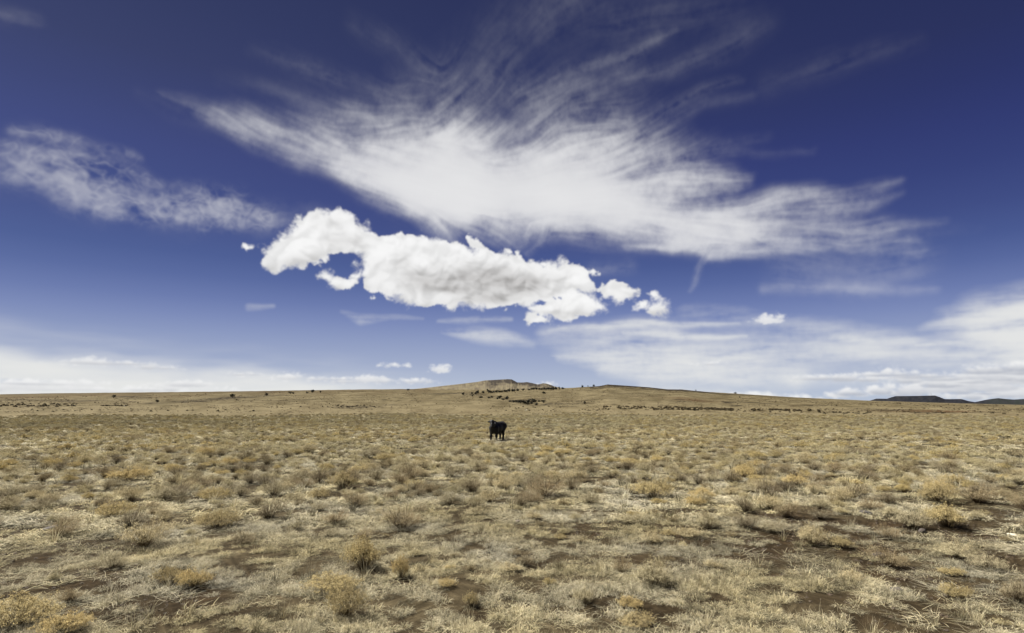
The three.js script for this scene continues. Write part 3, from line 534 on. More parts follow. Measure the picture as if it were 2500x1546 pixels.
const aim = (phi, tilt) => [Math.cos(phi) * Math.sin(tilt), Math.cos(tilt), Math.sin(phi) * Math.sin(tilt)];
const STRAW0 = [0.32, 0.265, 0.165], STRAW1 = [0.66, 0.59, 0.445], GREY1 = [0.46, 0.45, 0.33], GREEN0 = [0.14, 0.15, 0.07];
// curly low tuft, ragged mat, upright wisp; wide is how much broader the blades are where they are seen from afar
function grassTuft(kind, seed, blades, wide) {
  const r = seeded(seed), s = new Shape();
  for (let i = 0; i < blades; i++) {
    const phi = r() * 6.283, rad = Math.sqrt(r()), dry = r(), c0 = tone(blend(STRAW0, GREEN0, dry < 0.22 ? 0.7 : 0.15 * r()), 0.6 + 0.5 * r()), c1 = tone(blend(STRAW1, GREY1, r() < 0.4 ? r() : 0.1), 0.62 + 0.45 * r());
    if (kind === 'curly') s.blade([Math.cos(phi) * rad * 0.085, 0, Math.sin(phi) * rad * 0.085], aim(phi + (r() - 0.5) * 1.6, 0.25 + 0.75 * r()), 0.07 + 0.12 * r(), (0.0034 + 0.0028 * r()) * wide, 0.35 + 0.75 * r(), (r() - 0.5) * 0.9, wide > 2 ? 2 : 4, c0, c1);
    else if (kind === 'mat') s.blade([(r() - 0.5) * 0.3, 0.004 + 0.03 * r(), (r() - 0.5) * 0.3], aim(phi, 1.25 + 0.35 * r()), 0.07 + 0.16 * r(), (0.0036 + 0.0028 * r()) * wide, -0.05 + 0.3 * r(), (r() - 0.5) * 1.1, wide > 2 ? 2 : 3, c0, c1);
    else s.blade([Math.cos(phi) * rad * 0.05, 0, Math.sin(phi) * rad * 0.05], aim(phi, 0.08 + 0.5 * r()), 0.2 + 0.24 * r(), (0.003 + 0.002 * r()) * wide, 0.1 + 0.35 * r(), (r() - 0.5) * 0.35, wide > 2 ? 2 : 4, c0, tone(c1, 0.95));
  }
  return s.done();
}
// a dome of stems forking into tips; golden tips carry fluffy heads, brown ones are bare fine twigs
const SHRUBS = {
  golden: { stem0: [0.04, 0.028, 0.016], stem1: [0.17, 0.13, 0.062], head: [0.50, 0.405, 0.20], heads: 24, spread: 0.98, tip: 0.0078 },
  straw: { stem0: [0.05, 0.037, 0.023], stem1: [0.22, 0.18, 0.1], head: [0.52, 0.455, 0.28], heads: 17, spread: 0.95, tip: 0.0072 },
  brown: { stem0: [0.035, 0.025, 0.017], stem1: [0.15, 0.115, 0.066], head: [0.33, 0.275, 0.17], heads: 11, spread: 0.85, tip: 0.0064 },
};
function shrubShapes(kind, seed, stems, wide, fine = 1) {   // a shrub about 1 wide and 0.62 high, stood at its foot
  const K = SHRUBS[kind], r = seeded(seed), st = new Shape(), hd = new Shape(), lobes = [];
  for (let i = 0; i < 5; i++) lobes.push([r() * 6.283, 0.45 + 0.95 * r()]);
  for (let i = 0; i < stems; i++) {
    const phi = r() * 6.283, u = Math.sqrt(r()), tilt = u * K.spread;
    let reach = 1;
    for (const [a, m] of lobes) reach += (m - 1) * Math.max(0, Math.cos(phi - a)) ** 3;
    const L = (0.36 + 0.22 * r() + (r() < 0.06 ? 0.12 : 0)) * reach * mix(1, 1.04, u), h = aim(phi, tilt), v = 0.7 + 0.55 * r(), foot = [Math.cos(phi) * u * 0.1, 0, Math.sin(phi) * u * 0.1];
    if (r() < 0.13) { st.blade(foot, aim(phi, tilt * 1.15), L * (0.8 + 0.55 * r()), 0.0045 * wide, 0.12 * r(), (r() - 0.5) * 0.5, wide > 2 ? 2 : 3, tone([0.12, 0.1, 0.075], v), tone([0.36, 0.325, 0.25], v), 0.3); continue; }   // a dead bare stem
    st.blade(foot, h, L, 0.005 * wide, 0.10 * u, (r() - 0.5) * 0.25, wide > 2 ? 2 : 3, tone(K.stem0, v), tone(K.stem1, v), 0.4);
    const e = st.end;
    for (let f = 0; f < 2 * fine; f++) {                    // side twigs
      const t = 0.45 + 0.45 * r(), q = [foot[0] + (e[0] - foot[0]) * t, e[1] * t, foot[2] + (e[2] - foot[2]) * t];
      st.blade(q, aim(phi + (r() - 0.5) * 2.4, tilt * 0.8 + (r() - 0.4) * 0.7), 0.08 + 0.13 * r(), 0.0036 * wide, 0.05, (r() - 0.5) * 0.4, 2, tone(K.stem1, v * 0.7), tone(K.stem1, v * 1.15), 0.3);
      const w = st.end;
      if (w[1] > 0.2) for (let g = 0; g < K.heads * 0.5; g++) hd.fleck([w[0] + (r() - 0.5) * 0.05, w[1] + (r() - 0.6) * 0.05, w[2] + (r() - 0.5) * 0.05], K.tip * wide * (0.7 + 0.7 * r()), r, tone(K.head, 0.45 + 0.7 * r()), [w[0], w[1] + 0.25, w[2]]);
    }
    if (e[1] > 0.16) for (let g = 0; g < K.heads; g++) { const d = 0.06; hd.fleck([e[0] + (r() - 0.5) * d, e[1] + (r() - 0.65) * d, e[2] + (r() - 0.5) * d], K.tip * wide * (0.7 + 0.8 * r()), r, tone(K.head, 0.5 + 0.75 * r()), [e[0], e[1] + 0.3, e[2]]); }
  }
  return [st.done(), hd.done()];
}
const HALF = 0.845;                                         // tangent of the half width of what the view takes in, with a margin
function scatter(r0, r1, perM2, seed, put) {
  const r = seeded(seed), n = Math.round(HALF * (r1 * r1 - r0 * r0) * perM2);
  for (let i = 0; i < n; i++) {
    const rad = Math.sqrt(mix(r0 * r0, r1 * r1, r())), a = (2 * r() - 1) * Math.atan(HALF) * 1.06;
    put(Math.sin(a) * rad, -Math.cos(a) * rad, rad, r);
  }
}
const COW = at(1187, 1052.5);
// ---------------------------------------------------------------- grass: nobody could count it
const Q = new THREE.Quaternion(), UPV = new THREE.Vector3(0, 1, 0), S3 = new THREE.Vector3(), P3 = new THREE.Vector3(), M4 = new THREE.Matrix4(), C3 = new THREE.Color();
function mass(name, label, kinds) {                          // kinds: [part name, geometry, material, list of [x, z, turn, width, height, tint]]
  const g = new THREE.Group(); g.name = numbered(name); g.userData = { kind: 'stuff', label }; scene.add(g);
  for (const [pn, geo, mat, list] of kinds) {
    if (!list.length) continue;
    const m = new THREE.InstancedMesh(geo, mat, list.length); m.name = pn; m.castShadow = m.receiveShadow = true;
    list.forEach(([x, z, t, w, h, c], i) => {
      M4.compose(P3.set(x, land(x, z) - 0.004, z), Q.setFromAxisAngle(UPV, t), S3.set(w, h, w)); m.setMatrixAt(i, M4);
      m.setColorAt(i, C3.setRGB(...c));
    });
    g.add(m);
  }
  return g;
}
const lists = (n) => Array.from({ length: n }, () => []);
const near = { curly: lists(5), mat: lists(4), wisp: lists(3) }, far = { curly: lists(3), mat: lists(3), wisp: lists(2) };
function tint(x, z, r) {                                     // paler, greener and browner reaches
  const a = fbm(x * 0.22 + 5, z * 0.22, 3), b = fbm(x * 0.5 + 50, z * 0.5, 2), v = (0.9 + 0.38 * a + 0.42 * (r() - 0.5)) * (r() < 0.21 + 0.5 * Math.max(0, b) ? 0.36 : 1);
  return [v * (1 + 0.08 * b), v * (1 + 0.02 * b), v * (0.93 - 0.2 * b)];
}
const put = (set, x, z, w, h, r) => { const l = set[Math.floor(r() * set.length)]; l.push([x, z, r() * 6.283, w, h, tint(x, z, r)]); };
scatter(4.2, 15, 125, 11, (x, z, d, r) => {
  const b = bareness(x, z), patch = fbm(x * 0.7 + 3, z * 0.7, 3), clump = fbm(x * 2.1, z * 2.1 + 8, 2), k = (1 - 0.55 * b) * smooth(-0.28, 0.4, 0.8 * patch + 1.2 * clump - 0.45 * b) + 0.05;
  if (b > 0.2 && r() < 0.02) { put(near.mat, x, z, 1.0 + 0.7 * r(), 1.1, r); return; }    // long straws lying on the bare earth
  if (r() > k) return;
  const q = r(), s = 0.55 + 0.55 * r();
  if (q < 0.76) put(near.curly, x, z, s, s * (0.75 + 0.55 * r()), r); else if (q < 0.93) put(near.mat, x, z, s, s, r); else if (r() < 0.8) put(near.wisp, x, z, s * 0.9, s * 0.9, r);
});
scatter(14, 44, 34, 12, (x, z, d, r) => {
  const b = bareness(x, z), patch = fbm(x * 0.4 + 3, z * 0.4, 3);
  const clump = fbm(x * 1.3, z * 1.3 + 8, 2);
  if (r() > (1 - 0.74 * b) * smooth(-0.4, 0.4, 0.8 * patch + clump - 0.5 * b)) return;
  const q = r(), s = 0.8 + 0.75 * r();
  if (q < 0.55) put(far.curly, x, z, s, s * (0.6 + 0.5 * r()), r); else if (q < 0.95) put(far.mat, x, z, s * 1.2, s, r); else put(far.wisp, x, z, s, s * 0.8, r);
});
scatter(43, 215, 2.6, 13, (x, z, d, r) => {
  const patch = fbm(x * 0.12 + 3, z * 0.12, 3);
  if (r() > 0.75 + 0.9 * patch) return;
  const s = 2.2 + 1.6 * r(), f = footR(Math.atan2(x, -z) / RAD);
  if (d > f + 40 * r() - 25) return;
  put(r() < 0.6 ? far.curly : far.mat, x, z, s * 1.2, s * 0.5, r);
});
const G = (kind, i, n, w) => grassTuft(kind, 100 + i * 7 + n, n, w);
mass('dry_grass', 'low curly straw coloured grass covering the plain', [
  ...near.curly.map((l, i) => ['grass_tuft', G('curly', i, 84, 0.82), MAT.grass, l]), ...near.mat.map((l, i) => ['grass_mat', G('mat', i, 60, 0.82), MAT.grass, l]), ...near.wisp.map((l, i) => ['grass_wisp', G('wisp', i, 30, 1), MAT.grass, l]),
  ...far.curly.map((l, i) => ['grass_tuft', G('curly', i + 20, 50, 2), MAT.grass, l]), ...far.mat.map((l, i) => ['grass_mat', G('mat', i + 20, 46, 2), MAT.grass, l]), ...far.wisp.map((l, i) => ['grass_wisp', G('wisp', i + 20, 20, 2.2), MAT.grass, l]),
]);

{
  const clods = lists(3), r0 = seeded(91), shapes = [0, 1, 2].map((i) => { const g = new THREE.IcosahedronGeometry(0.5, 1), p = g.attributes.position, r = seeded(700 + i), seen = new Map(); for (let k = 0; k < p.count; k++) { const key = [p.getX(k), p.getY(k), p.getZ(k)].map((v) => v.toFixed(3)).join(); if (!seen.has(key)) seen.set(key, 0.7 + 0.6 * r()); const m = seen.get(key); p.setXYZ(k, p.getX(k) * m, p.getY(k) * m * 0.6, p.getZ(k) * m); } g.computeVertexNormals(); return g; });
  scatter(4.2, 26, 120, 92, (x, z, d, r) => {
    const b = bareness(x, z);
    if (r() > b * 1.1 - 0.1 + 0.04) return;
    const w = 0.01 + 0.06 * r() ** 4, v = 0.45 + 0.6 * r();
    clods[Math.floor(r() * 3)].push([x, z, r() * 6.283, w, w, [v, v * (0.9 + 0.1 * r()), v * (0.8 + 0.2 * r())]]);
  });
  mass('soil_clods', 'small crumbs and clods of brown earth on the bare ground', clods.map((l, i) => ['clods', shapes[i], new THREE.MeshStandardMaterial({ color: new THREE.Color().setRGB(0.05, 0.037, 0.022), roughness: 1 }), l]));
}
// ---------------------------------------------------------------- shrubs: the nearest are things, the rest of the plain is one mass
const KINDS = ['golden', 'straw', 'brown'];
const SHRUB_NAME = { golden: 'golden_shrub', straw: 'straw_shrub', brown: 'brown_shrub' };
// shrubs that stand out, sighted at their foot: [x, y, width in sighted pixels, height over width, kind, label]
const standouts = [
  [868, 1358, 112, 0.82, 'golden', 'largest round golden shrub, alone in the left foreground'],
  [958, 1382, 50, 1.25, 'golden', 'small upright golden shrub just right of the largest golden one'],
  [828, 1474, 96, 0.8, 'golden', 'yellow shrub with pale fluffy top near the bottom edge, below the largest golden one'],
  [795, 1415, 120, 0.42, 'golden', 'flat wide golden shrub between the largest golden one and the bottom edge'],
  [462, 1402, 84, 0.6, 'golden', 'shrub with yellow green heads at the edge of the dark bare earth, lower left'],
  [402, 1392, 62, 0.6, 'golden', 'low yellowish shrub touching the left side of a larger one, lower left'],
  [46, 1490, 120, 0.45, 'golden', 'wide yellow headed shrub in the bottom left corner'],
  [150, 1512, 90, 0.5, 'golden', 'yellow headed shrub at the bottom edge beside the corner one'],
  [1127, 1448, 46, 0.95, 'golden', 'single small golden tuft shrub in pale grass below the middle'],
  [1560, 1398, 100, 0.66, 'straw', 'pale straw shrub with a dark foot, alone in white grass right of the middle'],
  [1942, 1302, 70, 0.72, 'straw', 'pale shrub standing in the bare earth at the right'],
  [2010, 1308, 46, 0.6, 'golden', 'small yellowish shrub beside the pale one in the bare earth at the right'],
  [1398, 1440, 70, 0.7, 'straw', 'tall thin straw shrub left of the lone pale one'],
  [345, 1304, 104, 0.55, 'straw', 'bright straw shrub of long thin stems, left foreground'],
  [520, 1262, 86, 0.52, 'golden', 'rounded yellow tan shrub behind the bright straw one'],
  [275, 1236, 74, 0.5, 'golden', 'golden shrub among brown ones at the left'],
  [300, 1150, 92, 0.4, 'golden', 'broad orange gold shrub far left in the mid ground'],
  [820, 1166, 76, 0.6, 'golden', 'golden shrub left of the cow and nearer'],
  [1560, 1190, 90, 0.5, 'golden', 'dense golden shrub with dark stems, right of the middle'],
  [1300, 1186, 110, 0.42, 'brown', 'wide brown shrub of upright twigs, right of the middle'],
  [1875, 1172, 62, 0.42, 'brown', 'dark brown low shrub in pale grass at the right'],
  [2036, 1190, 84, 0.44, 'brown', 'dark twiggy shrub pair like clump at the right'],
  [2336, 1200, 90, 0.42, 'brown', 'dark brown shrub near the right edge'],
  [2240, 1200, 70, 0.62, 'golden', 'olive gold shrub left of a dark one near the right edge'],
  [2264, 1258, 90, 0.6, 'golden', 'yellowish shrub standing behind the bare earth, right edge'],
  [1880, 1236, 70, 0.55, 'brown', 'brown shrub with dark foot at the near side of pale grass, right'],
  [2180, 1262, 84, 0.5, 'straw', 'straw shrub on the rim of the bare earth at the right'],
  [2286, 1330, 80, 0.36, 'straw', 'white straw clump on the bare earth near the right edge'],
  [2130, 1355, 84, 0.45, 'brown', 'brown tuft on the bare earth, right foreground'],
  [2360, 1360, 76, 0.42, 'straw', 'straw shrub in the right foreground near the edge'],
  [2436, 1440, 84, 0.6, 'brown', 'brown shrub cut by the right edge in the foreground'],
  [960, 1262, 110, 0.45, 'brown', 'wide brown shrub with dark foot behind the largest golden one'],
  [640, 1240, 80, 0.55, 'brown', 'dark brown shrub above the left foreground'],
  [1690, 1262, 60, 0.7, 'straw', 'upright pale shrub at the near edge of bare earth, right of the middle'],
].map(([x, y, w, hw, kind, label], i) => { const p = at(x, y); return { ...p, w: (w / VIEW_F) * p.r * 0.97, hw, kind, label, pick: i }; });
const spots = [];
const clear = (x, z, d) => {
  const cx = x - COW.x, cz = z - COW.z, k = COW.r, along = (cx * COW.x + cz * COW.z) / k, across = Math.abs(cx * COW.z - cz * COW.x) / k;
  if (along < 1.6 && along > -3.4 && across < 1.35) return true;
  for (const s of standouts) if (Math.hypot(x - s.x, z - s.z) < s.w * 0.62 + 0.12) return true;
  return false;
};
const grid = new Map();
function crowded(x, z, gap) {
  const i = Math.floor(x / 0.6), j = Math.floor(z / 0.6);
  for (let a = -2; a <= 2; a++) for (let b = -2; b <= 2; b++) for (const p of grid.get(`${i + a},${j + b}`) ?? []) if (Math.hypot(p[0] - x, p[1] - z) < (gap + p[2]) / 2) return true;
  const k = `${i},${j}`; if (!grid.has(k)) grid.set(k, []); grid.get(k).push([x, z, gap]); return false;
}
scatter(5.2, 230, 2.3, 31, (x, z, d, r) => {
  const az = Math.atan2(x, -z) / RAD, patch = fbm(x * 0.09, z * 0.09 + 4, 3), thick = smooth(9, 24, d), e = fbm(x * 0.3 + 20, z * 0.3, 3);
  if (d > footR(az) * (0.62 + 0.5 * r()) + 18 * patch) return;
  const b = d < 40 ? bareness(x, z) : 0;
  if (r() > (0.34 + 0.66 * thick) * (0.92 + 0.8 * patch) * (1 - 0.9 * b)) return;
  const w = (mix(0.24, 0.4, thick) + 0.52 * r() ** 1.6 + 0.12 * patch) * mix(0.5, 1, smooth(9, 17, d));
  if (clear(x, z, d) || crowded(x, z, w * 0.88)) return;
  const q = r() + 0.9 * e + 0.1 * patch + 0.12 * smooth(-8, -25, az) * smooth(25, 50, d);
  spots.push({ x, z, y: land(x, z), r: d, w, hw: 0.4 + 0.24 * r(), kind: q < 0.42 ? 'brown' : q < 0.92 ? 'straw' : 'golden' });
});
spots.sort((a, b) => b.w / b.r - a.w / a.r);
const single = [...standouts, ...spots.slice(0, 300 - standouts.length)], rest = spots.slice(300 - standouts.length);
// a few makes of each kind, in three tints
const shrubSets = {};
for (const [ki, kind] of KINDS.entries()) {
  const tints = [[0.86, 0.86, 0.86], [0.97, 0.94, 0.9], [0.72, 0.72, 0.75]].map((t) => [0, 1].map((j) => { const m = (j ? MAT.head : MAT.stem).clone(); m.color.setRGB(...t); return m; }));
  shrubSets[kind] = [];
  for (let v = 0; v < 4; v++) { const shapes = shrubShapes(kind, 900 + ki * 50 + v, kind === 'brown' ? 250 : 230, 1, kind === 'brown' ? 1.5 : 1.3); for (const t of tints) shrubSets[kind].push({ shapes, t }); }
}
const rs = seeded(404), made = new Map();
const zone = (s) => {
  const a = Math.atan2(s.x, -s.z) / RAD, side = a < -22 ? 'towards the left edge' : a < -6 ? 'left of the middle' : a < 8 ? 'around the middle' : a < 24 ? 'right of the middle' : 'towards the right edge';
  return `${side}, ${s.r < 9 ? 'in the near foreground' : s.r < 14 ? 'in the foreground' : s.r < 20 ? 'nearer than the cow' : 'in the shrubby mid ground'}`;
};
const LOOK = { golden: 'golden rounded shrub', straw: 'pale straw coloured shrub', brown: 'brown twiggy shrub' };
for (const s of single) {
  const set = shrubSets[s.kind], i = s.pick !== undefined ? s.pick % 4 * 3 + (s.pick % 3) : Math.floor(rs() * set.length), key = s.kind + i;
  let o;
  if (made.has(key)) o = copy(made.get(key));
  else { o = base(SHRUB_NAME[s.kind], 0, 0, 0); part('stems', set[i].shapes[0], set[i].t[0], o); part('seed_heads', set[i].shapes[1], set[i].t[1], o); made.set(key, o); }
  o.position.set(s.x, land(s.x, s.z) - 0.01, s.z); o.rotation.y = rs() * 6.283; o.scale.set(s.w, (s.w * s.hw) / 0.62, s.w);
  delete o.userData.group;
  if (s.label) tag(o, s.label, 'shrub'); else tag(o, `${LOOK[s.kind]} among dry grass, ${zone(s)}`, 'shrub', `${s.kind} shrubs ${zone(s)}`);
}
{
  const L = {}, mid = {};
  for (const k of KINDS) { L[k] = lists(4); mid[k] = lists(4); }
  const r = seeded(77);
  for (const s of rest) {
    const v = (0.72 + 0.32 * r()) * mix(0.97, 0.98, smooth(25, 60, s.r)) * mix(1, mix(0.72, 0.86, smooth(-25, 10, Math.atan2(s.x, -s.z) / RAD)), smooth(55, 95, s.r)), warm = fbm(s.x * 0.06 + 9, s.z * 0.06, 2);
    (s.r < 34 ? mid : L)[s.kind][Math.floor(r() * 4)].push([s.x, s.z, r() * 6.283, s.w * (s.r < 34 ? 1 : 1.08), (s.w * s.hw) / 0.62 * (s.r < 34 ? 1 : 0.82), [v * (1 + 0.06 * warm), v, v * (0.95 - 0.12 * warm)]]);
  }
  const kinds = [];
  for (const [ki, k] of KINDS.entries()) for (let v = 0; v < 4; v++) {
    const a = shrubSets[k][v * 3].shapes; kinds.push(['stems', a[0], MAT.stem, mid[k][v]], ['seed_heads', a[1], MAT.head, mid[k][v]]);
    const b = shrubShapes(k, 700 + ki * 50 + v, 74, 2.5, 0.8); kinds.push(['stems', b[0], MAT.stem, L[k][v]], ['seed_heads', b[1], MAT.head, L[k][v]]);
  }
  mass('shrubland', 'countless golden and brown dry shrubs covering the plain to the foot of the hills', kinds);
}
// ---------------------------------------------------------------- junipers on the hills
const BARK = new THREE.MeshStandardMaterial({ color: new THREE.Color().setRGB(0.04, 0.03, 0.02), roughness: 1 });
const NEEDLE = new THREE.MeshStandardMaterial({ vertexColors: true, roughness: 0.9, side: THREE.DoubleSide });
const BRUSH = new THREE.MeshStandardMaterial({ vertexColors: true, roughness: 0.95, side: THREE.DoubleSide });
function crownShape(seed, flecks, narrow, low) {            // a ragged rounded crown 1 wide and 1 high above its foot
  const r = seeded(seed), s = new Shape(), blobs = [];
  for (let i = 0; i < 9; i++) blobs.push([(r() - 0.5) * 0.55, low + 0.16 + 0.6 * r() * (1 - low), (r() - 0.5) * 0.55, 0.17 + 0.13 * r()]);
  blobs.push([0, 0.78, 0, 0.2 * narrow], [0, 0.4, 0, 0.34]);
  for (let i = 0; i < flecks; i++) {
    const b = blobs[Math.floor(r() * blobs.length)], a = r() * 6.283, z = 2 * r() - 1, m = Math.sqrt(1 - z * z), q = b[3] * (0.55 + 0.5 * r());
    s.fleck([(b[0] + Math.cos(a) * m * q) * narrow, Math.max(low, b[1] + z * q), (b[2] + Math.sin(a) * m * q) * narrow], 0.1 * (0.6 + 0.7 * r()), r, tone([0.012, 0.0125, 0.006], 0.55 + 0.9 * r()));
  }
  return s.done();
}
function trunkShape(seed) {
  const r = seeded(seed), parts = [];
  const limb = (a, b, ra, rb) => { const d = new THREE.Vector3().subVectors(b, a), g = new THREE.CylinderGeometry(rb, ra, d.length(), 6, 1, true); g.translate(0, d.length() / 2, 0); g.applyQuaternion(new THREE.Quaternion().setFromUnitVectors(UPV, d.normalize())); g.translate(a.x, a.y, a.z); parts.push(g); };
  limb(new THREE.Vector3(0, -0.08, 0), new THREE.Vector3(0.02, 0.42, 0), 0.055, 0.035);
  for (let i = 0; i < 4; i++) { const a = i * 1.57 + r(); limb(new THREE.Vector3(0.01, 0.14 + 0.08 * i, 0), new THREE.Vector3(Math.cos(a) * 0.28, 0.42 + 0.1 * i, Math.sin(a) * 0.28), 0.028, 0.012); }
  return mergeGeometries(parts);
}
const JUNIPER = [0, 1, 2, 3].map((i) => ({ crown: crownShape(60 + i, 230, i === 3 ? 0.7 : 1, 0.1), trunk: trunkShape(80 + i) }));
const treeMade = [];
// [x, y of the foot, height, width in sighted pixels, label or the number of the row it stands in]
const ROWS = ['along the upper dark line of trees below the mesa', 'in the dense clump of trees below the mesa', 'on the grassy slope below the mesa', 'on the left hill near the skyline', 'in the group on the skyline between the mesa and the right crest'];
const trees = [
  [271, 951, 6.5, 6.5, 'round dark juniper alone near the top of the far left hill'], [375, 962, 6, 6, 'small dark juniper where the thin dark line begins, left hill'], [555, 950, 8, 10, 'widest dark juniper in the shadowy gully of the left hill'],
  [636, 945, 5.5, 6, 'dark juniper right of the shadowy gully, left hill'], [693, 940.6, 5, 8, 3], [700, 941, 4, 5, 3], [732, 939.8, 4.5, 6, 'squat juniper left of the taller one, left skyline'], [746, 938.5, 7, 7, 'tallest juniper of the left skyline group'], [765, 938.5, 4.5, 4, 'thin juniper at the right end of the left skyline group'], [974, 933.4, 4.5, 6, 'lone juniper on the skyline left of the mesa'],
  [1107, 943.5, 6.5, 8, 'upright juniper at the left end of the upper tree line'], [1127, 941.5, 5, 6, 0], [1136, 942, 6, 7, 0], [1141.5, 940, 8, 8, 'large round juniper of the upper tree line'], [1153.5, 939.5, 6, 7, 'round juniper next right of the large one, upper tree line'], [1167, 939, 7, 8, 0], [1173, 938.8, 5, 7, 0], [1179, 938.5, 5, 7, 0], [1186, 938.2, 6, 7, 0], [1193, 938, 5, 8, 0], [1199, 937.6, 5, 7, 0], [1205, 937, 6, 8, 0], [1211, 936.5, 6, 8, 0], [1217, 936, 8, 8, 0], [1223, 936, 7, 8, 0], [1228, 935.8, 6, 6, 0], [1236, 934.5, 6, 7, 'separate juniper right of the upper tree line'], [1249, 933.6, 5.5, 7, 'flat topped juniper between the tree line and the skyline group'], [1262, 932.5, 4, 8, 0],
  [1164, 933, 4, 5, 'small juniper alone above the upper tree line'],
  [1270, 931.5, 5.5, 6, 4], [1275, 931.4, 6, 7, 4], [1281, 931.4, 6, 7, 4], [1287, 931.5, 5, 7, 4], [1293, 931.5, 5, 7, 4], [1299, 931.5, 7, 7, 4], [1305, 931.6, 5.5, 7, 4], [1310, 931.6, 7, 7, 4], [1316, 931.6, 6, 7, 4], [1321, 931.6, 7, 7, 4], [1327, 931.5, 7.5, 6, 4], [1335, 930.6, 6.5, 5, 'narrow juniper just right of the skyline group'], [1343, 930, 5, 8, 'low wide juniper at the right end of the skyline group'],
  [1298, 941.3, 6, 9, 'lone juniper on open grass between the two groups'],
  [1128, 946.5, 4, 7, 2], [1148, 951, 5, 10, 2], [1167, 952, 4.5, 8, 2], [1174, 951, 5.5, 5, 2], [1188, 954.5, 4.5, 6, 2], [1193, 953, 8, 10, 'broad juniper at the middle of the lower tree line'], [1211, 955, 9, 8, 'tallest juniper at the lower tree line'], [1201, 956, 4, 8, 2],
  [1218, 960.5, 4.5, 6, 1], [1226, 961.5, 6, 8, 1], [1232, 962, 6.5, 8, 1], [1238, 963, 6, 8, 1], [1243, 963.5, 8, 9, 1], [1249, 964, 8, 9, 1], [1255, 966, 7, 9, 1], [1260, 967, 6, 9, 1], [1263, 963, 9, 10, 1], [1268, 966, 7, 9, 1], [1272, 961.5, 9, 11, 1], [1277, 962, 8, 8, 1], [1282, 968, 6, 10, 'low wide juniper below the dense clump'], [1287, 960.5, 5, 6, 'small juniper just right of the dense clump'], [1298, 962.5, 7, 11, 'round double crowned juniper right of the dense clump'],
  [1390, 926, 6, 5, 'pointed juniper on the skyline between the two crests'], [1404, 924.8, 4, 3, 'tiny thin juniper on the skyline, right of the pointed one'], [1418, 923.2, 4.5, 6, 'round juniper on the skyline below the right crest'], [1396, 965, 7, 6, 'lone dark conical juniper on the slope below the right crest'], [1640, 931, 3.5, 4, 'small juniper at the end of the rocky right crest'], [1757, 940.4, 3.5, 6, 'small dark juniper alone on the long right skyline'], [1662, 934, 3, 3, 'tiny juniper on the right skyline past the crest'], [1766, 950, 3, 4, 'small juniper just below the long right skyline'],
];
const rt = seeded(515);
for (const [x, y, h, w, what] of trees) {
  const p = at(x, y), i = w < h * 0.8 ? 3 : Math.floor(rt() * 3);
  let o;
  if (treeMade[i]) o = copy(treeMade[i]); else { o = base('juniper_tree', 0, 0, 0); part('trunk', JUNIPER[i].trunk, BARK, o); part('crown', JUNIPER[i].crown, NEEDLE, o); treeMade[i] = o; }
  delete o.userData.group;
  const H = (h / VIEW_F) * p.r * 1.08, W = (w / VIEW_F) * p.r * 1.35;
  o.position.set(p.x, p.y, p.z); o.rotation.y = rt() * 6.283; o.scale.set(W, H, W);
  if (typeof what === 'string') tag(o, what, 'juniper'); else tag(o, `dark juniper ${ROWS[what]}`, 'juniper', `junipers ${ROWS[what]}`);
}
// ---------------------------------------------------------------- dark bushes scattered over the foot of the slope
function bushShape(seed, n, c) {
  const r = seeded(seed), s = new Shape();
  for (let i = 0; i < n; i++) { const a = r() * 6.283, z = r(), m = Math.sqrt(1 - z * z), q = 0.5 * (0.55 + 0.5 * r()); s.fleck([Math.cos(a) * m * q, z * q * 1.5 + 0.03, Math.sin(a) * m * q], 0.13 * (0.6 + 0.8 * r()), r, tone(c, 0.5 + r())); }
  return s.done();
}
const BUSH = [0, 1, 2].map((i) => bushShape(300 + i, 110, [[0.038, 0.029, 0.014], [0.046, 0.033, 0.016], [0.032, 0.027, 0.0125]][i]));
const bushMade = [];
const rb = seeded(616);
function bush(x, y, w, where) {
  const p = at(x, y), i = Math.floor(rb() * 3), W = (w / VIEW_F) * p.r * 1.08;
  let o;
  if (bushMade[i]) o = copy(bushMade[i]); else { o = new THREE.Mesh(BUSH[i], BRUSH); o.name = numbered('bush'); o.castShadow = o.receiveShadow = true; scene.add(o); bushMade[i] = o; }
  o.position.set(p.x, p.y - 0.05, p.z); o.rotation.y = rb() * 6.283; o.scale.set(W, W * (0.5 + 0.25 * rb()), W);
  tag(o, `dark low bush ${where}`, 'bush', `bushes ${where}`);
}
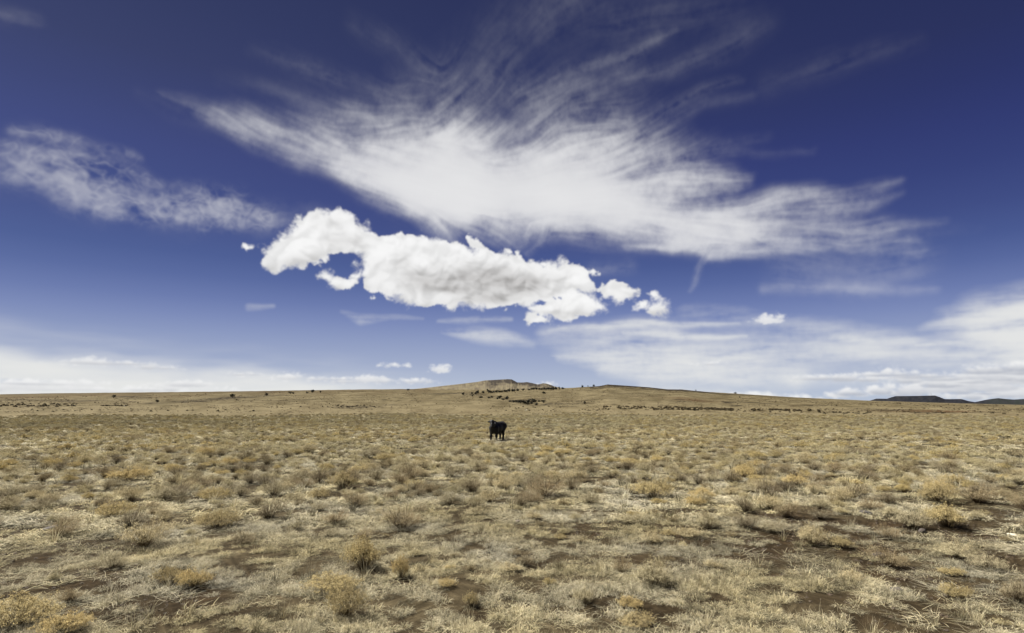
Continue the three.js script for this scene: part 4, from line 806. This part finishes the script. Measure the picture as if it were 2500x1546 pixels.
// runs of [x0, x1, y0, y1, how many, widths, where]
for (const [x0, x1, y0, y1, n, wa, wb, where] of [
  [-30, 110, 967, 972, 22, 4, 8, 'in the row at the foot of the far left slope'], [105, 180, 966, 972, 12, 4, 7, 'at the right end of the far left row'], [-20, 330, 962, 966, 14, 2.5, 4, 'sprinkled above the far left row'], [60, 240, 975, 984, 10, 3, 4.5, 'on the pale strip below the far left row'], [240, 305, 968.5, 970.5, 14, 3, 6, 'in the short line left of the shadowy gully'],
  [360, 650, 977, 984, 12, 3, 7, 'spaced along the pale strip, left half'], [650, 830, 970, 976, 9, 3, 5, 'below the left skyline group'], [790, 900, 968, 974, 26, 3, 6, 'in the dark patch left of the mesa'], [540, 800, 950, 966, 10, 2, 3.5, 'dotted over the left hill'], [860, 1080, 950, 975, 16, 2, 3.5, 'dotted over the slope left of the tree lines'],
  [1170, 1330, 970, 983, 26, 2.5, 5, 'scattered on the grass below the dense tree clump'], [1330, 1440, 955, 975, 18, 2, 4, 'dotted over the slope right of the tree lines'], [1380, 1440, 976, 981, 9, 3, 5, 'at the left end of the long brush line'],
  [1700, 1780, 976, 983, 10, 3, 5, 'below the right end of the long brush line'], [1640, 2060, 968, 980, 16, 2, 4, 'sprinkled over the right slope'], [1950, 2085, 985, 989, 20, 3.5, 7, 'in the broken row at the right'], [1760, 1960, 979, 986, 14, 3, 6, 'between the brush line and the broken row'], [2080, 2440, 986, 993, 13, 3.5, 6.5, 'on the pale strip at the far right'], [2090, 2440, 966, 982, 14, 2, 3.5, 'dotted over the far right slope'],
]) for (let k = 0; k < n; k++) bush(mix(x0, x1, (k + rb()) / n), mix(y0, y1, rb()) + 0, mix(wa, wb, rb()), where);
{                                                            // the long line of brush at the foot of the right hill reads as one mass
  const L = lists(3), r = seeded(71);
  for (let k = 0; k < 520; k++) {
    const u = r(), x = mix(1440, 1960, u ** 0.9), y = mix(974, 981.5, (x - 1440) / 520) + 1.6 * noise2(x * 0.03, 3) + (r() - 0.5) * mix(8, 3.2, smooth(1600, 1900, x)), p = at(x, y), w = (mix(3, 6.5, r()) / VIEW_F) * p.r, v = 1 + 1.1 * r();
    if (noise2(x * 0.045 + 9, 1.5) + 0.3 * smooth(1700, 1500, x) < -0.25 + 0.2 * smooth(1750, 1950, x)) continue;
    L[k % 3].push([p.x, p.z, r() * 6.283, w, w * 0.62, [v, v * 0.95, v * 0.9]]);
  }
  mass('brush_line', 'long continuous line of dark brown brush along the foot of the right hill', L.map((l, i) => ['brush', BUSH[i], BRUSH, l]));
  const T = lists(2), q = seeded(72), U = lists(2);            // tussocks too small and many to tell apart, over all the slopes
  for (let k = 0; k < 17000; k++) {
    const x = mix(-60, 2500, q()), s = q(), top = 968 - Math.tan(ridgeEl(sighting(x, 950)[0]) * RAD) * VIEW_F, y = mix(986, top + 1.5, s ** 1.2);
    if (fbm(x * 0.012, y * 0.13, 3) + 0.25 * (q() - 0.5) < -0.02) continue;
    const p = at(x, y), w = (mix(1.3, 4.6, q() ** 2.2) / VIEW_F) * p.r, v = 0.6 + 1.2 * q();
    T[k % 2].push([p.x, p.z, q() * 6.283, w, w * 0.5, [v * 1.25, v, v * 0.8]]);
  }
  const small = [0, 1].map((i) => bushShape(340 + i, 26, [0.027, 0.019, 0.009]));
  mass('slope_tussocks', 'tiny brown tussocks speckling the straw coloured hills', T.map((l, i) => ['tussocks', small[i], BRUSH, l]));
}
// ---------------------------------------------------------------- the black cow
function fieldMesh(bones, lo, size, res, k) {                // bones: [a, b, ra, rb, squash across]; one smooth surface round them
  const mc = new MarchingCubes(res, new THREE.MeshStandardMaterial(), false, false, 220000), half = (res - 1) / 2;
  mc.isolation = 0;
  const cell = size / res, F = mc.field;
  for (let z = 0; z < res; z++) for (let y = 0; y < res; y++) for (let x = 0; x < res; x++) {
    const px = lo[0] + x * cell, py = lo[1] + y * cell, pz = lo[2] + z * cell;
    let d = 1e3;
    for (const [a, b, ra, rb, sq = 1] of bones) {
      const dx = b[0] - a[0], dy = b[1] - a[1], dz = (b[2] - a[2]) / sq, ex = px - a[0], ey = py - a[1], ez = (pz - a[2]) / sq, L = dx * dx + dy * dy + dz * dz;
      const t = L > 1e-9 ? clamp((ex * dx + ey * dy + ez * dz) / L) : 0, q = Math.hypot(ex - dx * t, ey - dy * t, ez - dz * t) - mix(ra, rb, t);
      const h = clamp(0.5 + (0.5 * (d - q)) / k); d = mix(d, q, h) - k * h * (1 - h);
    }
    F[x + y * res + z * res * res] = -d;
  }
  mc.update();
  const n = mc.geometry.drawRange.count === Infinity ? mc.count : mc.geometry.drawRange.count, P = mc.positionArray.slice(0, n * 3);
  for (let i = 0; i < n; i++) for (let c = 0; c < 3; c++) P[i * 3 + c] = lo[c] + (P[i * 3 + c] + 1) * half * cell * (res / (res - 1)) ;
  let g = new THREE.BufferGeometry();
  g.setAttribute('position', new THREE.BufferAttribute(P, 3));
  g = mergeVertices(g, 1e-4); g.computeVertexNormals();
  return g;
}
{
  const turnHead = -26 * RAD, piv = [0.78, 1.14], ch = Math.cos(turnHead), sh = Math.sin(turnHead);
  const H = (x, y, z = 0) => { const dx = x - piv[0]; return [piv[0] + dx * ch - z * sh, y, dx * sh + z * ch - 0.07]; };
  const trunk = [
    [[0.42, 0.84, 0], [0.05, 0.85, 0], 0.365, 0.395, 0.84], [[0.05, 0.85, 0], [-0.45, 0.9, 0], 0.395, 0.355, 0.86], [[-0.45, 0.95, 0], [-0.72, 1.0, 0], 0.3, 0.25, 0.95],
    [[0.42, 1.12, 0], [-0.2, 1.1, 0], 0.17, 0.18, 1.2], [[-0.2, 1.1, 0], [-0.72, 1.15, 0], 0.18, 0.15, 1.35], [[-0.72, 1.15, 0], [-0.86, 1.08, 0], 0.13, 0.12, 1.3],
    [[0.56, 0.78, 0], [0.6, 0.66, 0], 0.22, 0.15, 0.85], [[0.48, 1.05, 0], H(0.88, 1.2), 0.25, 0.17, 0.8], [[0.55, 0.85, 0], H(0.84, 1.08), 0.2, 0.13, 0.8],
    [[-0.05, 0.55, 0], [0.04, 0.47, 0], 0.07, 0.035], [[-0.88, 1.1, 0], [-0.97, 0.85, 0.03], 0.05, 0.028], [[-0.97, 0.85, 0.03], [-0.95, 0.5, 0.02], 0.026, 0.02], [[-0.95, 0.5, 0.02], [-0.93, 0.3, 0.02], 0.03, 0.05],
  ];
  const leg = (hip, joints) => { let p = hip; for (const [b, ra, rb] of joints) { trunk.push([p, b, ra, rb]); p = b; } };
  for (const [z, f] of [[-0.2, -0.03], [0.19, 0.06]]) leg([0.45, 0.86, z * 0.9], [[[0.42 + f * 0.4, 0.62, z], 0.185, 0.12], [[0.45 + f, 0.37, z * 0.95], 0.115, 0.077], [[0.44 + f, 0.34, z * 0.95], 0.078, 0.074], [[0.44 + f, 0.12, z * 0.95], 0.067, 0.056], [[0.47 + f, 0.04, z * 0.95], 0.06, 0.068]]);
  for (const [z, f] of [[-0.19, 0.2], [0.2, -0.06]]) leg([-0.6, 0.98, z * 0.8], [[[-0.47 + f * 0.5, 0.68, z], 0.25, 0.17], [[-0.72 + f, 0.44, z], 0.145, 0.082], [[-0.69 + f, 0.14, z], 0.07, 0.058], [[-0.65 + f, 0.04, z], 0.06, 0.07]]);
  const head = [
    [H(0.92, 1.24), H(0.98, 1.29), 0.165, 0.145, 1], [H(0.98, 1.3), H(1.13, 1.1), 0.135, 0.1, 1], [H(1.13, 1.1), H(1.19, 0.99), 0.096, 0.082, 1.1], [H(1.0, 1.16), H(1.12, 1.0), 0.085, 0.06, 0.9], [H(1.19, 0.99), H(1.2, 0.96), 0.082, 0.074, 1.15],
    [H(0.95, 1.3, -0.08), H(0.92, 1.31, -0.2), 0.032, 0.055, 1], [H(0.92, 1.31, -0.2), H(0.9, 1.28, -0.31), 0.055, 0.025, 1], [H(0.95, 1.3, 0.08), H(0.92, 1.31, 0.2), 0.032, 0.055, 1], [H(0.92, 1.31, 0.2), H(0.9, 1.27, 0.31), 0.055, 0.025, 1],
    [H(0.95, 1.35, -0.05), H(0.95, 1.35, 0.05), 0.075, 0.075], [H(1.05, 1.26, -0.09), H(1.07, 1.24, -0.085), 0.032, 0.03], [H(1.05, 1.26, 0.09), H(1.07, 1.24, 0.085), 0.032, 0.03],
  ];
  const coat = new THREE.MeshPhysicalMaterial({ color: new THREE.Color().setRGB(0.0042, 0.0034, 0.0029), roughness: 0.62, sheen: 0.25, sheenRoughness: 0.5, sheenColor: new THREE.Color().setRGB(0.05, 0.045, 0.04), specularIntensity: 0.5 });
  const body = fieldMesh(trunk, [-1.25, -0.1, -1.2], 2.4, 120, 0.06), face = fieldMesh(head, [0.55, 0.78, -0.85], 1.0, 110, 0.035);
  const cow = base('cow', COW.x, COW.y - 0.02, COW.z);
  const whole = mergeGeometries([body, face]);
  part('body', whole, coat, cow);
  const gloss = new THREE.MeshStandardMaterial({ color: new THREE.Color().setRGB(0.006, 0.005, 0.004), roughness: 0.12 });
  for (const s of [-1, 1]) { const e = part('eye', new THREE.SphereGeometry(0.022, 16, 12), gloss, cow); e.position.set(...H(1.095, 1.25, s * 0.112)); }
  const horn = new THREE.MeshStandardMaterial({ color: new THREE.Color().setRGB(0.022, 0.018, 0.015), roughness: 0.5 });
  for (const s of [-1, 1]) { const n = part('nostril', new THREE.SphereGeometry(0.014, 12, 8), gloss, cow); n.position.set(...H(1.27, 0.985, s * 0.045)); }
  for (const [x, z] of [[0.455, -0.19], [0.545, 0.18], [-0.44, -0.19], [-0.70, 0.2]]) { const g = new THREE.CylinderGeometry(0.064, 0.08, 0.075, 14); g.scale(1.15, 1, 1); const h = part('hoof', g, horn, cow); h.position.set(x + 0.02, 0.035, z); h.rotation.z = -0.12; }
  const tagShape = new THREE.Shape(); tagShape.moveTo(-0.012, 0.02); tagShape.lineTo(0.012, 0.02); tagShape.quadraticCurveTo(0.04, -0.01, 0.04, -0.04); tagShape.lineTo(0.034, -0.095); tagShape.lineTo(-0.034, -0.095); tagShape.lineTo(-0.04, -0.04); tagShape.quadraticCurveTo(-0.04, -0.01, -0.012, 0.02);
  const t = part('ear_tag', new THREE.ExtrudeGeometry(tagShape, { depth: 0.004, bevelEnabled: true, bevelSize: 0.002, bevelThickness: 0.001, bevelSegments: 2 }), new THREE.MeshStandardMaterial({ color: new THREE.Color().setRGB(0.62, 0.6, 0.52), roughness: 0.45 }), cow);
  t.scale.setScalar(0.75);
  t.userData.label = 'white ear tag in the ear at the right of the photo';
  t.position.set(...H(0.985, 1.262, -0.2)); t.rotation.set(-0.35, Math.PI / 2 - turnHead + 0.1, 0, 'YXZ');
  const st = part('tag_stud', new THREE.CylinderGeometry(0.012, 0.012, 0.012, 12), t.material, cow); st.position.set(...H(0.99, 1.275, -0.2)); st.rotation.z = Math.PI / 2;
  // heading towards the camera and a little to the left
  const toCam = Math.atan2(-COW.z, -COW.x);                  // bearing of the camera in the x, z plane
  cow.rotation.y = -(toCam + 30 * RAD);
  cow.scale.setScalar(1.06);
  tag(cow, 'black cow with a white ear tag, standing alone and facing the camera', 'cow');
}
// ---------------------------------------------------------------- stones and a mast
function stoneShape(seed, sx, sy, sz) {
  const r = seeded(seed), g = new THREE.IcosahedronGeometry(0.5, 3), p = g.attributes.position, o = r() * 50;
  for (let i = 0; i < p.count; i++) { const x = p.getX(i), y = p.getY(i), z = p.getZ(i), k = 1 + 0.35 * fbm(x * 2.2 + o + z, y * 2.2 - o + z * 1.7, 3) + 0.12 * noise2(x * 7 + o, z * 7 + y * 5); p.setXYZ(i, x * k * sx, y * k * sy, z * k * sz); }
  const m = mergeVertices(g.deleteAttribute('normal').deleteAttribute('uv'), 1e-4); m.computeVertexNormals(); return m;
}
const stoneMat = (c, rough = 0.9) => new THREE.MeshStandardMaterial({ color: new THREE.Color().setRGB(...c), roughness: rough, bumpMap: crumbsHigh, bumpScale: 0.004 });
for (const [x, y, px, flat, c, label] of [
  [2418, 1279, 15, 0.3, [0.34, 0.31, 0.25], 'small white stone on the bare earth at the right edge'],
  [2066, 1227, 26, 0.3, [0.028, 0.024, 0.022], 'flat dark stone at the far side of the bare earth, right'],
  [2101, 1332, 26, 0.5, [0.026, 0.02, 0.016], 'dark clod in front of a pale tuft on the bare earth, right'],
  [2203, 1272, 18, 0.55, [0.035, 0.026, 0.02], 'dark clod beside white grass, right edge of the bare earth'],
  [2140, 1412, 30, 0.3, [0.05, 0.04, 0.03], 'grey brown half buried stone in the right foreground'],
  [1256, 980.5, 6, 0.4, [0.36, 0.33, 0.24], 'pale rock in the grass below the dense juniper clump'],
  [297, 971, 4, 0.4, [0.34, 0.31, 0.23], 'small pale rock at the end of the dark bush line, left'],
  [1236, 1247, 16, 0.4, [0.1, 0.08, 0.06], 'grey stone half hidden in grass near the middle'],
  [130, 1264, 40, 0.22, [0.03, 0.024, 0.018], 'low dark stone at the edge of bare earth, left foreground'],
  [160, 1263, 18, 0.3, [0.22, 0.18, 0.13], 'pale stone right beside a low dark one, left foreground'],
  [1672, 1398, 16, 0.5, [0.2, 0.165, 0.11], 'small tan stone in grass right of the lone pale shrub'],
]) {
  const p = at(x, y), w = (px / VIEW_F) * p.r, m = new THREE.Mesh(stoneShape(Math.round(x), w * 1.05, w * flat, w * 0.7), stoneMat(c));
  m.name = numbered('stone'); m.position.set(p.x, p.y + w * flat * 0.28, p.z); m.rotation.y = x; m.castShadow = m.receiveShadow = true; scene.add(m); tag(m, label, 'stone');
}
{
  const [az] = sighting(2224, 945), R = 8200, x = Math.sin(az * RAD) * R, z = -Math.cos(az * RAD) * R, y = EYE + R * Math.tan(rangeEl(az) * RAD) - 2, m = base('radio_mast', x, y, z), steel = new THREE.MeshStandardMaterial({ color: new THREE.Color().setRGB(0.16, 0.15, 0.15), roughness: 0.6 });
  const bars = [];
  for (const [a, b] of [[-1.6, -1.6], [1.6, -1.6], [0, 1.6]]) { const g = new THREE.CylinderGeometry(0.35, 0.6, 34, 6); g.translate(a, 17, b); bars.push(g); }
  for (let h = 2; h < 34; h += 4) { const g = new THREE.TorusGeometry(1.8, 0.18, 4, 3); g.rotateX(Math.PI / 2); g.translate(0, h, 0); bars.push(g); }
  part('tower', mergeGeometries(bars), steel, m);
  const a = part('aerial', new THREE.CylinderGeometry(0.2, 0.3, 8, 6), steel, m); a.position.y = 38;
  tag(m, 'thin radio mast on the flat top of the dark far mountain', 'mast');
}
renderer.render(scene, camera);
